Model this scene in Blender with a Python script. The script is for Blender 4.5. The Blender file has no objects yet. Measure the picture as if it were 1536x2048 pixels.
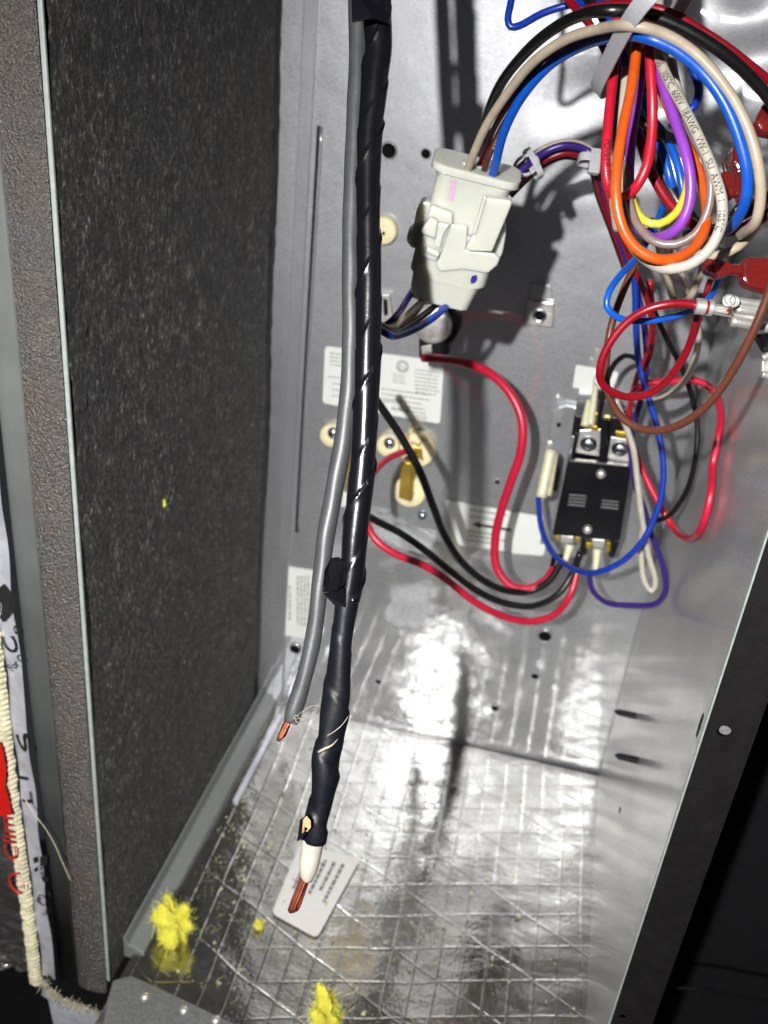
import bpy, bmesh, math, random
import numpy as np
from mathutils import Vector, Matrix
random.seed(7); RNG = np.random.default_rng(7)
C = bpy.context.scene.collection
scene = bpy.context.scene

# ---------------------------------------------------------------- camera frame (metres, cabinet floor at Z=0, X right, Y into the cabinet)
CX, CY, F = 768.0, 1024.0, 1957.0
RX = np.array([0.96907824, 0.18830832, -0.1594594])
RY = np.array([0.22958302, -0.45123418, 0.86236845])
RZ = np.array([0.09039048, -0.87221902, -0.48069069])
R = np.array([RX, RY, RZ])
u_, _, v_ = np.linalg.svd(R); R = u_ @ v_
CAM = np.array([0.0, 0.0, 0.547])
YB = 0.62; XL = -0.202; XR = 0.0815; YF = 0.345
def ray(px, py): return R @ np.array([px - CX, py - CY, F])
def P(px, py, z): return CAM + ray(px, py) * (z / F)            # point at camera depth z
YK, XC = 0.026, -0.06                                            # the panel stands a little askew
def yb(x): return YB + YK * (x - XC)
def B(px, py, off=0.0):                                          # on the back panel, off metres in front of it
    d = ray(px, py); return CAM + d * ((YB - YK * XC - off) / (d[1] - YK * d[0]))
FS = -0.030                                                      # the foil board rises a little toward the front
def G(px, py, h=0.0):                                            # on the floor
    d = ray(px, py); return CAM + d * ((h - FS * YB - CAM[2]) / (d[2] - FS * d[1]))
def LW(px, py, off=0.0):
    d = ray(px, py); return CAM + d * ((XL + off) / d[0])
def RW(px, py, off=0.0):
    d = ray(px, py); return CAM + d * ((XR - off) / d[0])
def FP(px, py, y=YF):
    d = ray(px, py); return CAM + d * (y / d[1])

cam_d = bpy.data.cameras.new('camera'); cam = bpy.data.objects.new('camera', cam_d); C.objects.link(cam)
M = Matrix.Identity(4)
for i in range(3):
    M[i][0] = R[i, 0]; M[i][1] = -R[i, 1]; M[i][2] = -R[i, 2]; M[i][3] = CAM[i]
cam.matrix_world = M
cam_d.sensor_fit = 'VERTICAL'; cam_d.sensor_height = 36.0; cam_d.sensor_width = 27.0
cam_d.lens = F / 2048 * 36.0
cam_d.clip_start = 0.01; cam_d.clip_end = 20
cam_d.dof.use_dof = True; cam_d.dof.focus_distance = 0.35; cam_d.dof.aperture_fstop = 15.0
scene.camera = cam

w = bpy.data.worlds.new('World'); scene.world = w; w.use_nodes = True
w.node_tree.nodes['Background'].inputs[0].default_value = (0.8, 0.85, 1.0, 1)
w.node_tree.nodes['Background'].inputs[1].default_value = 0.03
scene.view_settings.view_transform = 'Standard'; scene.view_settings.look = 'None'
scene.view_settings.exposure = 0.0
# the torch held behind and left of the camera
LPOS = CAM + R @ np.array([-0.112, -0.03, -0.2])
ld = bpy.data.lights.new('torch', 'SPOT'); ld.energy = 48.0; ld.color = (1.0, 0.985, 0.97)
ld.shadow_soft_size = 0.006; ld.spot_size = math.radians(86); ld.spot_blend = 1.0
lo = bpy.data.objects.new('torch', ld); C.objects.link(lo); lo.location = Vector(LPOS)
tgt = Vector(P(910, 1560, 0.6)); lo.rotation_euler = (tgt - Vector(LPOS)).to_track_quat('-Z', 'Y').to_euler()
cy = scene.cycles
cy.max_bounces = 10; cy.glossy_bounces = 6; cy.transmission_bounces = 8; cy.sample_clamp_indirect = 6.0
cy.caustics_reflective = True; cy.blur_glossy = 0.3

# ---------------------------------------------------------------- materials
def srgb(r, g, b):
    f = lambda c: (c / 255 / 12.92) if c / 255 <= 0.04045 else ((c / 255 + 0.055) / 1.055) ** 2.4
    return (f(r), f(g), f(b), 1)
class NT:
    def __init__(s, name):
        s.m = bpy.data.materials.new(name); s.m.use_nodes = True; s.t = s.m.node_tree
        s.b = s.t.nodes['Principled BSDF']; s.out = s.t.nodes['Material Output']
        s.co = s.n('ShaderNodeTexCoord').outputs['Object']
    def n(s, typ, **kw):
        x = s.t.nodes.new(typ)
        for k, v in kw.items(): setattr(x, k, v)
        return x
    def l(s, a, b): s.t.links.new(a, b)
    def mapping(s, scale=(1, 1, 1), rot=(0, 0, 0), src=None):
        x = s.n('ShaderNodeMapping'); x.inputs['Scale'].default_value = scale; x.inputs['Rotation'].default_value = rot
        s.l(src or s.co, x.inputs['Vector']); return x.outputs[0]
    def noise(s, scale, detail=4, rough=0.5, src=None, dist=0.0):
        x = s.n('ShaderNodeTexNoise'); x.inputs['Scale'].default_value = scale; x.inputs['Detail'].default_value = detail
        x.inputs['Roughness'].default_value = rough; x.inputs['Distortion'].default_value = dist
        s.l(src or s.co, x.inputs['Vector']); return x.outputs[0]
    def ramp(s, src, stops):
        x = s.n('ShaderNodeValToRGB'); e = x.color_ramp.elements
        while len(e) < len(stops): e.new(0.5)
        for q, (p, c) in zip(e, stops): q.position = p; q.color = c if len(c) == 4 else (*c, 1)
        s.l(src, x.inputs[0]); return x.outputs[0]
    def bump(s, src, strength, dist, prev=None):
        x = s.n('ShaderNodeBump'); x.inputs['Strength'].default_value = strength; x.inputs['Distance'].default_value = dist
        s.l(src, x.inputs['Height'])
        if prev: s.l(prev, x.inputs['Normal'])
        return x.outputs[0]
    def math(s, op, a, b=None, c=None):
        x = s.n('ShaderNodeMath', operation=op)
        for i, v in enumerate((a, b, c)):
            if v is None: continue
            if isinstance(v, (int, float)): x.inputs[i].default_value = v
            else: s.l(v, x.inputs[i])
        return x.outputs[0]
    def set(s, **kw):
        for k, v in kw.items(): s.b.inputs[k.replace('_', ' ')].default_value = v
        return s
def plastic(name, col, rough=0.38, bump=0.12, var=0.12, spec=0.5, sss=0.0):
    k = NT(name); k.set(Roughness=rough)
    k.b.inputs['Specular IOR Level'].default_value = spec
    nz = k.noise(180, 5, 0.6)
    c2 = tuple(c * (1 - var * 2) for c in col[:3])
    k.l(k.ramp(nz, [(0.3, c2), (0.7, col[:3])]), k.b.inputs['Base Color'])
    rr = k.n('ShaderNodeMapRange'); rr.inputs[3].default_value = rough * 0.8; rr.inputs[4].default_value = min(1, rough * 1.35)
    k.l(k.noise(90, 3), rr.inputs[0]); k.l(rr.outputs[0], k.b.inputs['Roughness'])
    k.l(k.bump(k.noise(700, 3), bump, 0.0004), k.b.inputs['Normal'])
    if sss:
        k.b.inputs['Subsurface Weight'].default_value = sss
        k.b.inputs['Subsurface Radius'].default_value = (1, 0.9, 0.7); k.b.inputs['Subsurface Scale'].default_value = 0.008
    return k.m
def metal(name, col, rough=0.3, bump=0.2, scale=300, met=1.0, dist=0.0004):
    k = NT(name); k.set(Metallic=met, Roughness=rough)
    k.l(k.ramp(k.noise(scale * 0.3, 4), [(0.3, tuple(c * 0.7 for c in col[:3])), (0.7, col[:3])]), k.b.inputs['Base Color'])
    rr = k.n('ShaderNodeMapRange'); rr.inputs[3].default_value = rough * 0.7; rr.inputs[4].default_value = min(1, rough * 1.5)
    k.l(k.noise(scale * 0.5, 3), rr.inputs[0]); k.l(rr.outputs[0], k.b.inputs['Roughness'])
    k.l(k.bump(k.noise(scale, 4), bump, dist), k.b.inputs['Normal'])
    return k.m
def galv(name, tint=(0.76, 0.775, 0.81), met=0.75, r1=0.42, r2=0.062, mix=0.48, wav=0.07, stretch=(1, 1, 6)):
    k = NT(name)
    big = k.noise(9, 4, 0.55)
    spang = k.n('ShaderNodeTexVoronoi'); spang.inputs['Scale'].default_value = 140; k.l(k.co, spang.inputs['Vector'])
    fine = k.noise(520, 3, 0.7, k.mapping(stretch))
    mx = k.n('ShaderNodeMix', data_type='FLOAT'); mx.inputs[0].default_value = 0.72
    k.l(big, mx.inputs[2]); k.l(fine, mx.inputs[3])
    dk = tuple(c * 0.5 for c in tint)
    col = k.ramp(mx.outputs[0], [(0.32, dk), (0.62, tint)])
    k.l(col, k.b.inputs['Base Color']); k.set(Metallic=met, Roughness=r1)
    b1 = k.bump(big, wav, 0.012); b2 = k.bump(k.noise(40, 3, 0.6), 0.25, 0.0008, b1)
    b3 = k.bump(fine, 0.35, 0.0002, b2)
    k.l(b3, k.b.inputs['Normal'])
    g = k.n('ShaderNodeBsdfGlossy'); g.inputs['Roughness'].default_value = r2; k.l(col, g.inputs['Color']); k.l(b2, g.inputs['Normal'])
    ms = k.n('ShaderNodeMixShader'); ms.inputs[0].default_value = mix
    k.l(k.b.outputs[0], ms.inputs[1]); k.l(g.outputs[0], ms.inputs[2]); k.l(ms.outputs[0], k.out.inputs[0])
    return k.m

MAT = {}
MAT['galv'] = galv('galvanised_steel')
MAT['galv_side'] = galv('galvanised_side_steel', (0.70, 0.70, 0.69), 0.6, 0.38, 0.14, 0.3, 0.05)
MAT['grey_paint'] = plastic('grey_painted_steel', srgb(104, 108, 105), 0.36, 0.08, 0.05)
MAT['dusty_lip'] = galv('dusty_steel_lip', (0.30, 0.31, 0.30), 0.5, 0.4, 0.2, 0.2, 0.3)
MAT['pale_edge'] = plastic('pale_steel_edge', srgb(150, 158, 155), 0.4, 0.1)
MAT['jamb_paint'] = metal('jamb_grey_finish', srgb(120, 124, 122), 0.38, 0.05, 60, met=0.35)
MAT['black_paint'] = plastic('black_painted_steel', (0.006, 0.0055, 0.0055, 1), 0.6, 0.3, spec=0.25)
MAT['hole'] = plastic('dark_hole', (0.004, 0.004, 0.004, 1), 0.9, 0.0, spec=0.1)
MAT['black_pl'] = plastic('black_moulded_plastic', (0.004, 0.004, 0.006, 1), 0.36, 0.2, spec=0.25)
MAT['grey_print'] = plastic('grey_print', (0.16, 0.16, 0.16, 1), 0.6, 0.0)
MAT['ink'] = plastic('black_ink', (0.012, 0.012, 0.012, 1), 0.5, 0.0)
MAT['soft_ink'] = plastic('small_print_ink', (0.22, 0.22, 0.20, 1), 0.6, 0.0)
MAT['paper'] = plastic('label_paper', srgb(204, 207, 203), 0.5, 0.05, 0.03)
MAT['paper2'] = plastic('dull_label_paper', srgb(205, 202, 198), 0.5, 0.05, 0.03)
MAT['nylon'] = plastic('milky_nylon', srgb(184, 185, 174), 0.28, 0.06, 0.03, sss=0.9)
MAT['tie'] = plastic('zip_tie_nylon', srgb(158, 158, 162), 0.35, 0.06, 0.04, sss=0.3)
MAT['ceramic'] = plastic('cream_ceramic', srgb(226, 214, 172), 0.5, 0.35, 0.08)
MAT['pink'] = plastic('pink_mark', srgb(215, 140, 185), 0.5, 0)
MAT['blue_dot'] = plastic('blue_pen_mark', srgb(20, 10, 120), 0.5, 0)
MAT['red_print'] = plastic('red_print', srgb(190, 25, 20), 0.4, 0)
MAT['brass'] = metal('brass', srgb(205, 175, 75), 0.33, 0.15, met=0.8)
MAT['gold'] = metal('bright_brass', srgb(225, 190, 70), 0.25, 0.15, met=0.8)
MAT['silver'] = metal('tinned_metal', (0.78, 0.76, 0.72, 1), 0.32, 0.3, 500, met=0.75)
MAT['steel'] = metal('zinc_screw', (0.62, 0.68, 0.74, 1), 0.22, 0.2)
MAT['copper'] = metal('copper', srgb(168, 92, 68), 0.33, 0.3, 500, met=0.85)
MAT['tan'] = plastic('tan_paper', srgb(190, 150, 105), 0.8, 0.4)
MAT['yellowed'] = plastic('yellowed_clear_boot', srgb(200, 198, 165), 0.25, 0.2, 0.1, sss=0.3)
MAT['tape'] = None
WC = dict(blue=srgb(12, 92, 205), navy=srgb(15, 60, 175), dblue=srgb(20, 50, 150), red=srgb(205, 25, 48), dred=srgb(150, 8, 28), mred=srgb(215, 30, 62),
          orange=srgb(226, 92, 22), purple=srgb(152, 70, 196), dpurple=srgb(60, 36, 128), yellow=srgb(232, 212, 62), taupe=srgb(146, 124, 118),
          cream=srgb(196, 180, 156), white=srgb(200, 193, 178), black=(0.006, 0.006, 0.007, 1), brown=srgb(104, 58, 42), dbrown=srgb(80, 42, 34), green=srgb(10, 60, 42), grey=srgb(72, 74, 76))
for k_, c_ in WC.items(): MAT[k_] = plastic(k_ + '_insulation', tuple(q * .66 for q in c_[:3]), 0.33 if k_ != 'grey' else 0.42, 0.1, 0.11)

k = NT('vinyl_tape'); k.set(Roughness=0.3); k.b.inputs['Base Color'].default_value = (0.0035, 0.0037, 0.0052, 1)
k.l(k.bump(k.noise(30, 2, 0.5, k.mapping((1, 1, 0.3))), 0.25, 0.002, k.bump(k.noise(400, 3), 0.1, 0.0005)), k.b.inputs['Normal'])
rr = k.n('ShaderNodeMapRange'); rr.inputs[3].default_value = 0.15; rr.inputs[4].default_value = 0.3; k.l(k.noise(70, 3), rr.inputs[0]); k.l(rr.outputs[0], k.b.inputs['Roughness'])
MAT['tape'] = k.m
MAT['tape_dull'] = plastic('dull_vinyl_tape', (0.0045, 0.005, 0.008, 1), 0.42, 0.2, spec=0.22)

k = NT('translucent_red_vinyl'); k.set(Roughness=0.15); k.b.inputs['Base Color'].default_value = srgb(150, 45, 42)
k.b.inputs['Transmission Weight'].default_value = 0.7; k.b.inputs['IOR'].default_value = 1.4
k.l(k.bump(k.noise(130, 3), 0.4, 0.002), k.b.inputs['Normal']); MAT['red_clear'] = k.m

k = NT('black_fibreglass_duct_liner'); k.set(Roughness=0.85)
k.b.inputs['Specular IOR Level'].default_value = 0.3
st = k.noise(400, 5, 0.8, k.mapping((1, 1, 0.6))); cl = k.noise(24, 5, 0.6); yel = k.noise(10, 3, 0.5)
a = k.ramp(st, [(0.43, (0.006, 0.006, 0.007)), (0.56, (0.05, 0.05, 0.05)), (0.68, (0.36, 0.36, 0.34))])
b = k.ramp(k.noise(70, 5, 0.7), [(0.38, (0.35, 0.35, 0.37)), (0.65, (1.5, 1.5, 1.4))])
y_ = k.ramp(yel, [(0.45, (1, 1, 1)), (0.75, (1.25, 1.18, 0.75))])
m1 = k.n('ShaderNodeMix', data_type='RGBA', blend_type='MULTIPLY'); m1.inputs[0].default_value = 1; k.l(a, m1.inputs[6]); k.l(b, m1.inputs[7])
m2 = k.n('ShaderNodeMix', data_type='RGBA', blend_type='MULTIPLY'); m2.inputs[0].default_value = 1; k.l(m1.outputs[2], m2.inputs[6]); k.l(y_, m2.inputs[7])
k.l(m2.outputs[2], k.b.inputs['Base Color'])
k.l(k.bump(st, 1.0, 0.0025, k.bump(cl, 0.7, 0.006)), k.b.inputs['Normal'])
k.b.inputs['Sheen Weight'].default_value = 0.22; k.b.inputs['Sheen Roughness'].default_value = 0.4
MAT['liner'] = k.m

k = NT('rusty_black_gasket'); k.set(Roughness=0.3, Metallic=0.6)
gz = k.noise(620, 3, 0.7); rz = k.noise(28, 4, 0.6)
a = k.ramp(rz, [(0.4, (0.13, 0.125, 0.122)), (0.62, (0.15, 0.125, 0.11)), (0.8, (0.17, 0.11, 0.08))])
k.l(a, k.b.inputs['Base Color']); k.b.inputs['Specular IOR Level'].default_value = 0.9
k.l(k.bump(gz, 1.0, 0.0022, k.bump(rz, 0.3, 0.006)), k.b.inputs['Normal']); MAT['gasket'] = k.m

def foil(name, col=(0.46, 0.45, 0.42), grid=True, r=0.075, wr=0.05, met=0.97):
    k = NT(name); k.set(Metallic=met, Roughness=r)
    w1 = k.noise(16, 6, 0.6, k.mapping((0.8, 1.9, 1), (0, 0, 0.3))); w2 = k.noise(75, 5, 0.65, k.mapping((1, 1.6, 1), (0, 0, -0.4))); w3 = k.noise(420, 3)
    nb = k.bump(w1, wr, 0.02); nb = k.bump(w2, 0.2, 0.0009, nb); nb = k.bump(w3, 0.3, 0.0003, nb)
    c = k.ramp(w2, [(0.25, tuple(q * 0.72 for q in col)), (0.6, col)])
    if grid:
        sep = k.n('ShaderNodeSeparateXYZ'); wob = k.n('ShaderNodeTexNoise'); wob.inputs['Scale'].default_value = 9; k.l(k.co, wob.inputs['Vector'])
        k.l(k.co, sep.inputs[0]); tot = None
        for ang, pitch, ph in ((18, 0.0245, 0.3), (92.5, 0.0150, 0.1), (-25, 0.040, 0.2)):
            nx, ny = -math.sin(math.radians(ang)) / pitch, math.cos(math.radians(ang)) / pitch
            v = k.math('ADD', k.math('MULTIPLY', sep.outputs[0], nx), k.math('MULTIPLY_ADD', sep.outputs[1], ny, ph))
            v = k.math('MULTIPLY_ADD', wob.outputs[0], 0.35, v)
            fr = k.math('ABSOLUTE', k.math('SUBTRACT', k.math('FRACT', v), 0.5))
            rdg = k.math('MAXIMUM', k.math('SUBTRACT', 1.0, k.math('MULTIPLY', fr, pitch / 0.0011)), 0.0)
            rdg = k.math('SMOOTH_MIN', rdg, 0.6, 0.3)
            tot = rdg if tot is None else k.math('MAXIMUM', tot, rdg)
        nb = k.bump(k.math('MULTIPLY', tot, k.math('MULTIPLY', w1, 1.6)), 0.45, 0.0005, nb)
    k.l(c, k.b.inputs['Base Color']); k.l(nb, k.b.inputs['Normal'])
    rr = k.n('ShaderNodeMapRange'); rr.inputs[3].default_value = r * 0.75; rr.inputs[4].default_value = r * 1.8; k.l(k.noise(30, 4), rr.inputs[0]); k.l(rr.outputs[0], k.b.inputs['Roughness'])
    return k.m
MAT['foil'] = foil('foil_scrim_facing')
MAT['foil_bag'] = foil('duct_jacket_foil', (0.6, 0.58, 0.55), False, 0.25, 0.5)
MAT['foil_tape'] = foil('foil_tape', (0.60, 0.61, 0.68), False, 0.35, 0.25, 0.55)
MAT['wool'] = plastic('yellow_glass_wool', srgb(215, 208, 70), 0.9, 0.4, 0.12, spec=0.2, sss=0.3)
MAT['wool_fibre'] = plastic('yellow_glass_fibre', srgb(218, 214, 92), 0.7, 0.0, 0.05)
MAT['fluted'] = plastic('cream_insulation_edge', srgb(200, 192, 162), 0.8, 0.5, 0.25)
MAT['dust'] = plastic('grey_dust', (0.12, 0.12, 0.11, 1), 0.9, 0.3)
MAT['lint'] = plastic('pale_fibre', (0.20, 0.20, 0.17, 1), 0.6, 0.0)
MAT['bright_speck'] = plastic('pale_crumb', srgb(165, 168, 125), 0.7, 0.2)
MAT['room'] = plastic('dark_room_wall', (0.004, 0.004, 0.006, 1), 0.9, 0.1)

# ---------------------------------------------------------------- object helpers
def obj(name, verts, faces, mat, parent=None, smooth=True, bevel=0.0, seg=2, tag=None, kind=None):
    V = np.array([tuple(v) for v in verts], dtype=float); c = V.mean(0)
    me = bpy.data.meshes.new(name); me.from_pydata((V - c).tolist(), [], [tuple(f) for f in faces]); me.update()
    if smooth: me.polygons.foreach_set('use_smooth', [True] * len(me.polygons))
    me.materials.append(MAT[mat] if isinstance(mat, str) else mat)
    o = bpy.data.objects.new(name, me); C.objects.link(o)
    o.location = Vector(c)
    if parent:
        o.parent = parent; pl = WLOC[parent.name]; o.location = Vector(c) - pl
    WLOC[o.name] = Vector(c)
    if bevel:
        m = o.modifiers.new('bevel', 'BEVEL'); m.width = bevel; m.segments = seg; m.limit_method = 'ANGLE'; m.angle_limit = math.radians(35)
    if tag: o['label'], o['category'] = tag[0], tag[1]
    if tag and len(tag) > 2 and tag[2]: o['group'] = tag[2]
    if kind: o['kind'] = kind
    return o
WLOC = {}
def thing(name, label, cat, loc, group=None, kind=None):
    o = bpy.data.objects.new(name, None); C.objects.link(o); o.location = Vector(loc); o.empty_display_size = 0.01
    WLOC[o.name] = Vector(loc)
    if label: o['label'] = label; o['category'] = cat
    if group: o['group'] = group
    if kind: o['kind'] = kind
    return o
def join(*parts):
    V, Fc = [], []
    for v, f in parts:
        n = len(V); V += [tuple(x) for x in v]; Fc += [tuple(i + n for i in q) for q in f]
    return V, Fc
def prism(outline, ext):
    """outline: list of 3-D points (front face), ext: vector to the back face"""
    n = len(outline); ext = np.array(ext); A = [np.array(p) for p in outline]; Bk = [p + ext for p in A]
    nrm = np.zeros(3)
    for i in range(n): nrm += np.cross(A[i] - A[0], A[(i + 1) % n] - A[0])
    if nrm @ ext > 0: A = A[::-1]; Bk = Bk[::-1]
    f = [tuple(range(n)), tuple(range(2 * n - 1, n - 1, -1))]
    f += [(i, n + i, n + (i + 1) % n, (i + 1) % n) for i in range(n)]
    return A + Bk, f
def catmull(pts, step=0.0025):
    pts = [np.array(p, float) for p in pts]
    ext = [2 * pts[0] - pts[1]] + pts + [2 * pts[-1] - pts[-2]]
    out = []
    for i in range(1, len(ext) - 2):
        p0, p1, p2, p3 = ext[i - 1:i + 3]
        n = max(2, int(np.linalg.norm(p2[:3] - p1[:3]) / step))
        a = [0.0]
        for x, y in ((p0, p1), (p1, p2), (p2, p3)): a.append(a[-1] + max(1e-6, np.linalg.norm(y[:3] - x[:3])) ** 0.5)
        for j in range(n):
            t = a[1] + (a[2] - a[1]) * j / n
            A1 = (a[1] - t) / (a[1] - a[0]) * p0 + (t - a[0]) / (a[1] - a[0]) * p1
            A2 = (a[2] - t) / (a[2] - a[1]) * p1 + (t - a[1]) / (a[2] - a[1]) * p2
            A3 = (a[3] - t) / (a[3] - a[2]) * p2 + (t - a[2]) / (a[3] - a[2]) * p3
            B1 = (a[2] - t) / (a[2] - a[0]) * A1 + (t - a[0]) / (a[2] - a[0]) * A2
            B2 = (a[3] - t) / (a[3] - a[1]) * A2 + (t - a[1]) / (a[3] - a[1]) * A3
            out.append((a[2] - t) / (a[2] - a[1]) * B1 + (t - a[1]) / (a[2] - a[1]) * B2)
    out.append(pts[-1]); return np.array(out)
def frames(path, up=None):
    T = np.gradient(path, axis=0); T /= np.linalg.norm(T, axis=1)[:, None] + 1e-12
    n = (up if up is not None else CAM - path[0]); n = n - T[0] * (n @ T[0]); n /= np.linalg.norm(n)
    N = [n]
    for i in range(1, len(path)):
        v = N[-1] - T[i] * (N[-1] @ T[i])
        if up is not None:
            v = up - T[i] * (up @ T[i]) if np.linalg.norm(up - T[i] * (up @ T[i])) > 0.2 else v
        N.append(v / np.linalg.norm(v))
    N = np.array(N); return T, N, np.cross(T, N)
def tube(path, r, seg=14, up=None, caps=True):
    """r: number, array per ring or function (i, s, theta)"""
    T, N, Bn = frames(path, up); n = len(path)
    s = np.concatenate([[0], np.cumsum(np.linalg.norm(np.diff(path, axis=0), axis=1))])
    V, Fc = [], []
    for i in range(n):
        for j in range(seg):
            th = 2 * math.pi * j / seg
            rr = r(i, s[i], th) if callable(r) else (r[i] if hasattr(r, '__len__') else r)
            V.append(path[i] + (N[i] * math.cos(th) + Bn[i] * math.sin(th)) * rr)
    for i in range(n - 1):
        for j in range(seg):
            k2 = (j + 1) % seg; Fc.append((i * seg + j, i * seg + k2, (i + 1) * seg + k2, (i + 1) * seg + j))
    if caps:
        Fc.append(tuple(range(seg - 1, -1, -1))); Fc.append(tuple(range((n - 1) * seg, n * seg)))
    return V, Fc
def lathe(center, axis, prof, seg=32, up=(0, 0, 1)):
    """prof: list of (height along axis, radius)"""
    axis = np.array(axis, float); axis /= np.linalg.norm(axis); up = up if abs(np.dot(axis, up)) < .9 else (0, 1, 0); u = np.array(up, float); u -= axis * (u @ axis); u /= np.linalg.norm(u); v = np.cross(axis, u)
    V, Fc = [], []
    for h, r in prof:
        for j in range(seg):
            th = 2 * math.pi * j / seg; V.append(np.array(center) + axis * h + (u * math.cos(th) + v * math.sin(th)) * r)
    for i in range(len(prof) - 1):
        for j in range(seg):
            k2 = (j + 1) % seg; Fc.append((i * seg + j, i * seg + k2, (i + 1) * seg + k2, (i + 1) * seg + j))
    Fc.append(tuple(range(seg - 1, -1, -1))); Fc.append(tuple(range((len(prof) - 1) * seg, len(prof) * seg)))
    return V, Fc
def box(lo_, hi_):
    x0, y0, z0 = lo_; x1, y1, z1 = hi_
    V = [(x0, y0, z0), (x1, y0, z0), (x1, y1, z0), (x0, y1, z0), (x0, y0, z1), (x1, y0, z1), (x1, y1, z1), (x0, y1, z1)]
    return V, [(0, 3, 2, 1), (4, 5, 6, 7), (0, 1, 5, 4), (1, 2, 6, 5), (2, 3, 7, 6), (3, 0, 4, 7)]
BACKV = np.array([0, 1.0, 0])
def round_rect(p00, p10, p11, p01, r=0.12, n=5):
    """rounded outline of a quad given by 3-D corners (r as share of the shorter side)"""
    q = [np.array(p) for p in (p00, p10, p11, p01)]; out = []
    L = min(np.linalg.norm(q[1] - q[0]), np.linalg.norm(q[3] - q[0])) * r
    for i in range(4):
        c = q[i]; a = q[i - 1] - c; b = q[(i + 1) % 4] - c; a /= np.linalg.norm(a); b /= np.linalg.norm(b)
        for j in range(n + 1):
            t = j / n; out.append((1 - t) ** 2 * (c + a * L) + 2 * t * (1 - t) * c + t * t * (c + b * L))
    return out
def text2d(s, font_extrude=0):
    cu = bpy.data.curves.new('print', 'FONT'); cu.body = s; cu.size = 1.0; cu.resolution_u = 3; cu.align_x = 'LEFT'
    o = bpy.data.objects.new('print', cu); C.objects.link(o)
    dg = bpy.context.evaluated_depsgraph_get(); me = bpy.data.meshes.new_from_object(o.evaluated_get(dg))
    V = [(v.co.x, v.co.y) for v in me.vertices]; Fc = [tuple(p.vertices) for p in me.polygons]
    bpy.data.objects.remove(o); bpy.data.curves.remove(cu); bpy.data.meshes.remove(me)
    return V, Fc
def flat_text(s, org, ux, uy, size, width=None):
    """text on a plane: org lower left, ux / uy unit vectors, size letter height; width squeezes"""
    V, Fc = text2d(s); mx = max(v[0] for v in V); k1 = size / 0.7; k0 = (width / mx) if width else k1
    return [np.array(org) + np.array(ux) * x * k0 + np.array(uy) * y * k1 for x, y in V], Fc
def path_text(s, path, r, ang, s0, size, up=None, flip=1):
    """wrap print round a wire; ang: angle on the frame, flip -1 reverses the reading direction"""
    T, N, Bn = frames(path, up); S = np.concatenate([[0], np.cumsum(np.linalg.norm(np.diff(path, axis=0), axis=1))])
    V, Fc = text2d(s); k1 = size / 0.7; out = []
    for x, y in V:
        q = s0 + x * k1 * flip; q = min(max(q, 0), S[-1]); i = min(int(np.searchsorted(S, q)), len(S) - 1); i = max(i, 1)
        t = (q - S[i - 1]) / (S[i] - S[i - 1] + 1e-9); c = path[i - 1] * (1 - t) + path[i] * t; n = N[i - 1] * (1 - t) + N[i] * t; b = Bn[i - 1] * (1 - t) + Bn[i] * t
        th = ang - (y * k1 - size / 2) / r * flip; out.append(c + (n * math.cos(th) + b * math.sin(th)) * (r + 0.00028))
    return out, Fc

# ================================================================ THE CABINET (setting)
ZT = 0.80
# back panel as a sheet with an embossed slot line, soft dents and drilled holes
def back_z(x, z):
    return 0.0
nx, nz = 120, 200
X0b, X1b = XL - 0.005, XR + 0.004
V, Fc = [], []
slot_t, slot_b = B(641, 252), B(600, 1066)
for j in range(nz + 1):
    for i in range(nx + 1):
        x = X0b + (X1b - X0b) * i / nx; z = ZT * j / nz
        y = yb(x) + 0.0004 * math.sin(x * 31 + 1) * math.sin(z * 17)
        # shallow crumpled region high on the right
        wgt = max(0, min(1, (x + 0.06) / 0.06)) * max(0, min(1, (z - 0.42) / 0.05))
        y += wgt * (0.0016 * math.sin(x * 90 + z * 60) + 0.0012 * math.sin(z * 140 - x * 40))
        V.append((x, y, z))
for j in range(nz):
    for i in range(nx): a_ = j * (nx + 1) + i; Fc.append((a_, a_ + 1, a_ + nx + 2, a_ + nx + 1))
back = obj('back_wall', V, Fc, 'galv', kind='structure')
def sheet_strip(name, mat, lo_, hi_, parent, bevel=0.0004):
    v, f = box(lo_, hi_); return obj(name, v, f, mat, parent, smooth=False, bevel=bevel)
xs = (slot_t[0] + slot_b[0]) / 2
v, f = tube(np.array([(xs, yb(xs) - 0.0004, slot_t[2] - (slot_t[2] - slot_b[2]) * t) for t in np.linspace(0, 1, 30)]), 0.0011, 8)
obj('embossed_rib', v, f, 'galv', back)
sheet_strip('rib_groove', 'hole', (xs - 0.0029, yb(xs) - 0.0009, slot_b[2]), (xs - 0.0015, yb(xs) + 0.001, slot_t[2]), back)
sheet_strip('corner_flange', 'galv', (XL + 0.0102, yb(XL + .01) - 0.0030, 0.0), (XL + 0.0185, yb(XL) + 0.001, ZT), back)
def hole(px, py, r, depth=0.004, parent=back):
    c = B(px, py); rr = r * B(px + 1, py)[1] / F if False else r
    v, f = lathe(c, (0, -1, 0), [(-0.001, rr), (0.0007, rr), (0.0011, rr * 0.97), (0.0011, rr * 0.9), (0.0009, rr * 0.88)], 24)
    o = obj('hole', v, f, 'hole', parent)
    v, f = lathe(c, (0, -1, 0), [(0.0002, rr * 1.22), (0.0014, rr * 1.12), (0.0014, rr * 0.99), (0.0004, rr * 0.96)], 24)
    v2, f2 = v, f[:-2]
    obj('hole_rim', v2, f2, 'galv', parent)
for px, py, r in [(778, 301, .0046), (852, 307, .0029), (995, 963, .0018), (1090, 1271, .0048), (1070, 1351, .0028), (990, 1415, .0028), (757, 1362, .0022), (591, 1297, .0043)]:
    hole(px, py, r)

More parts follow.
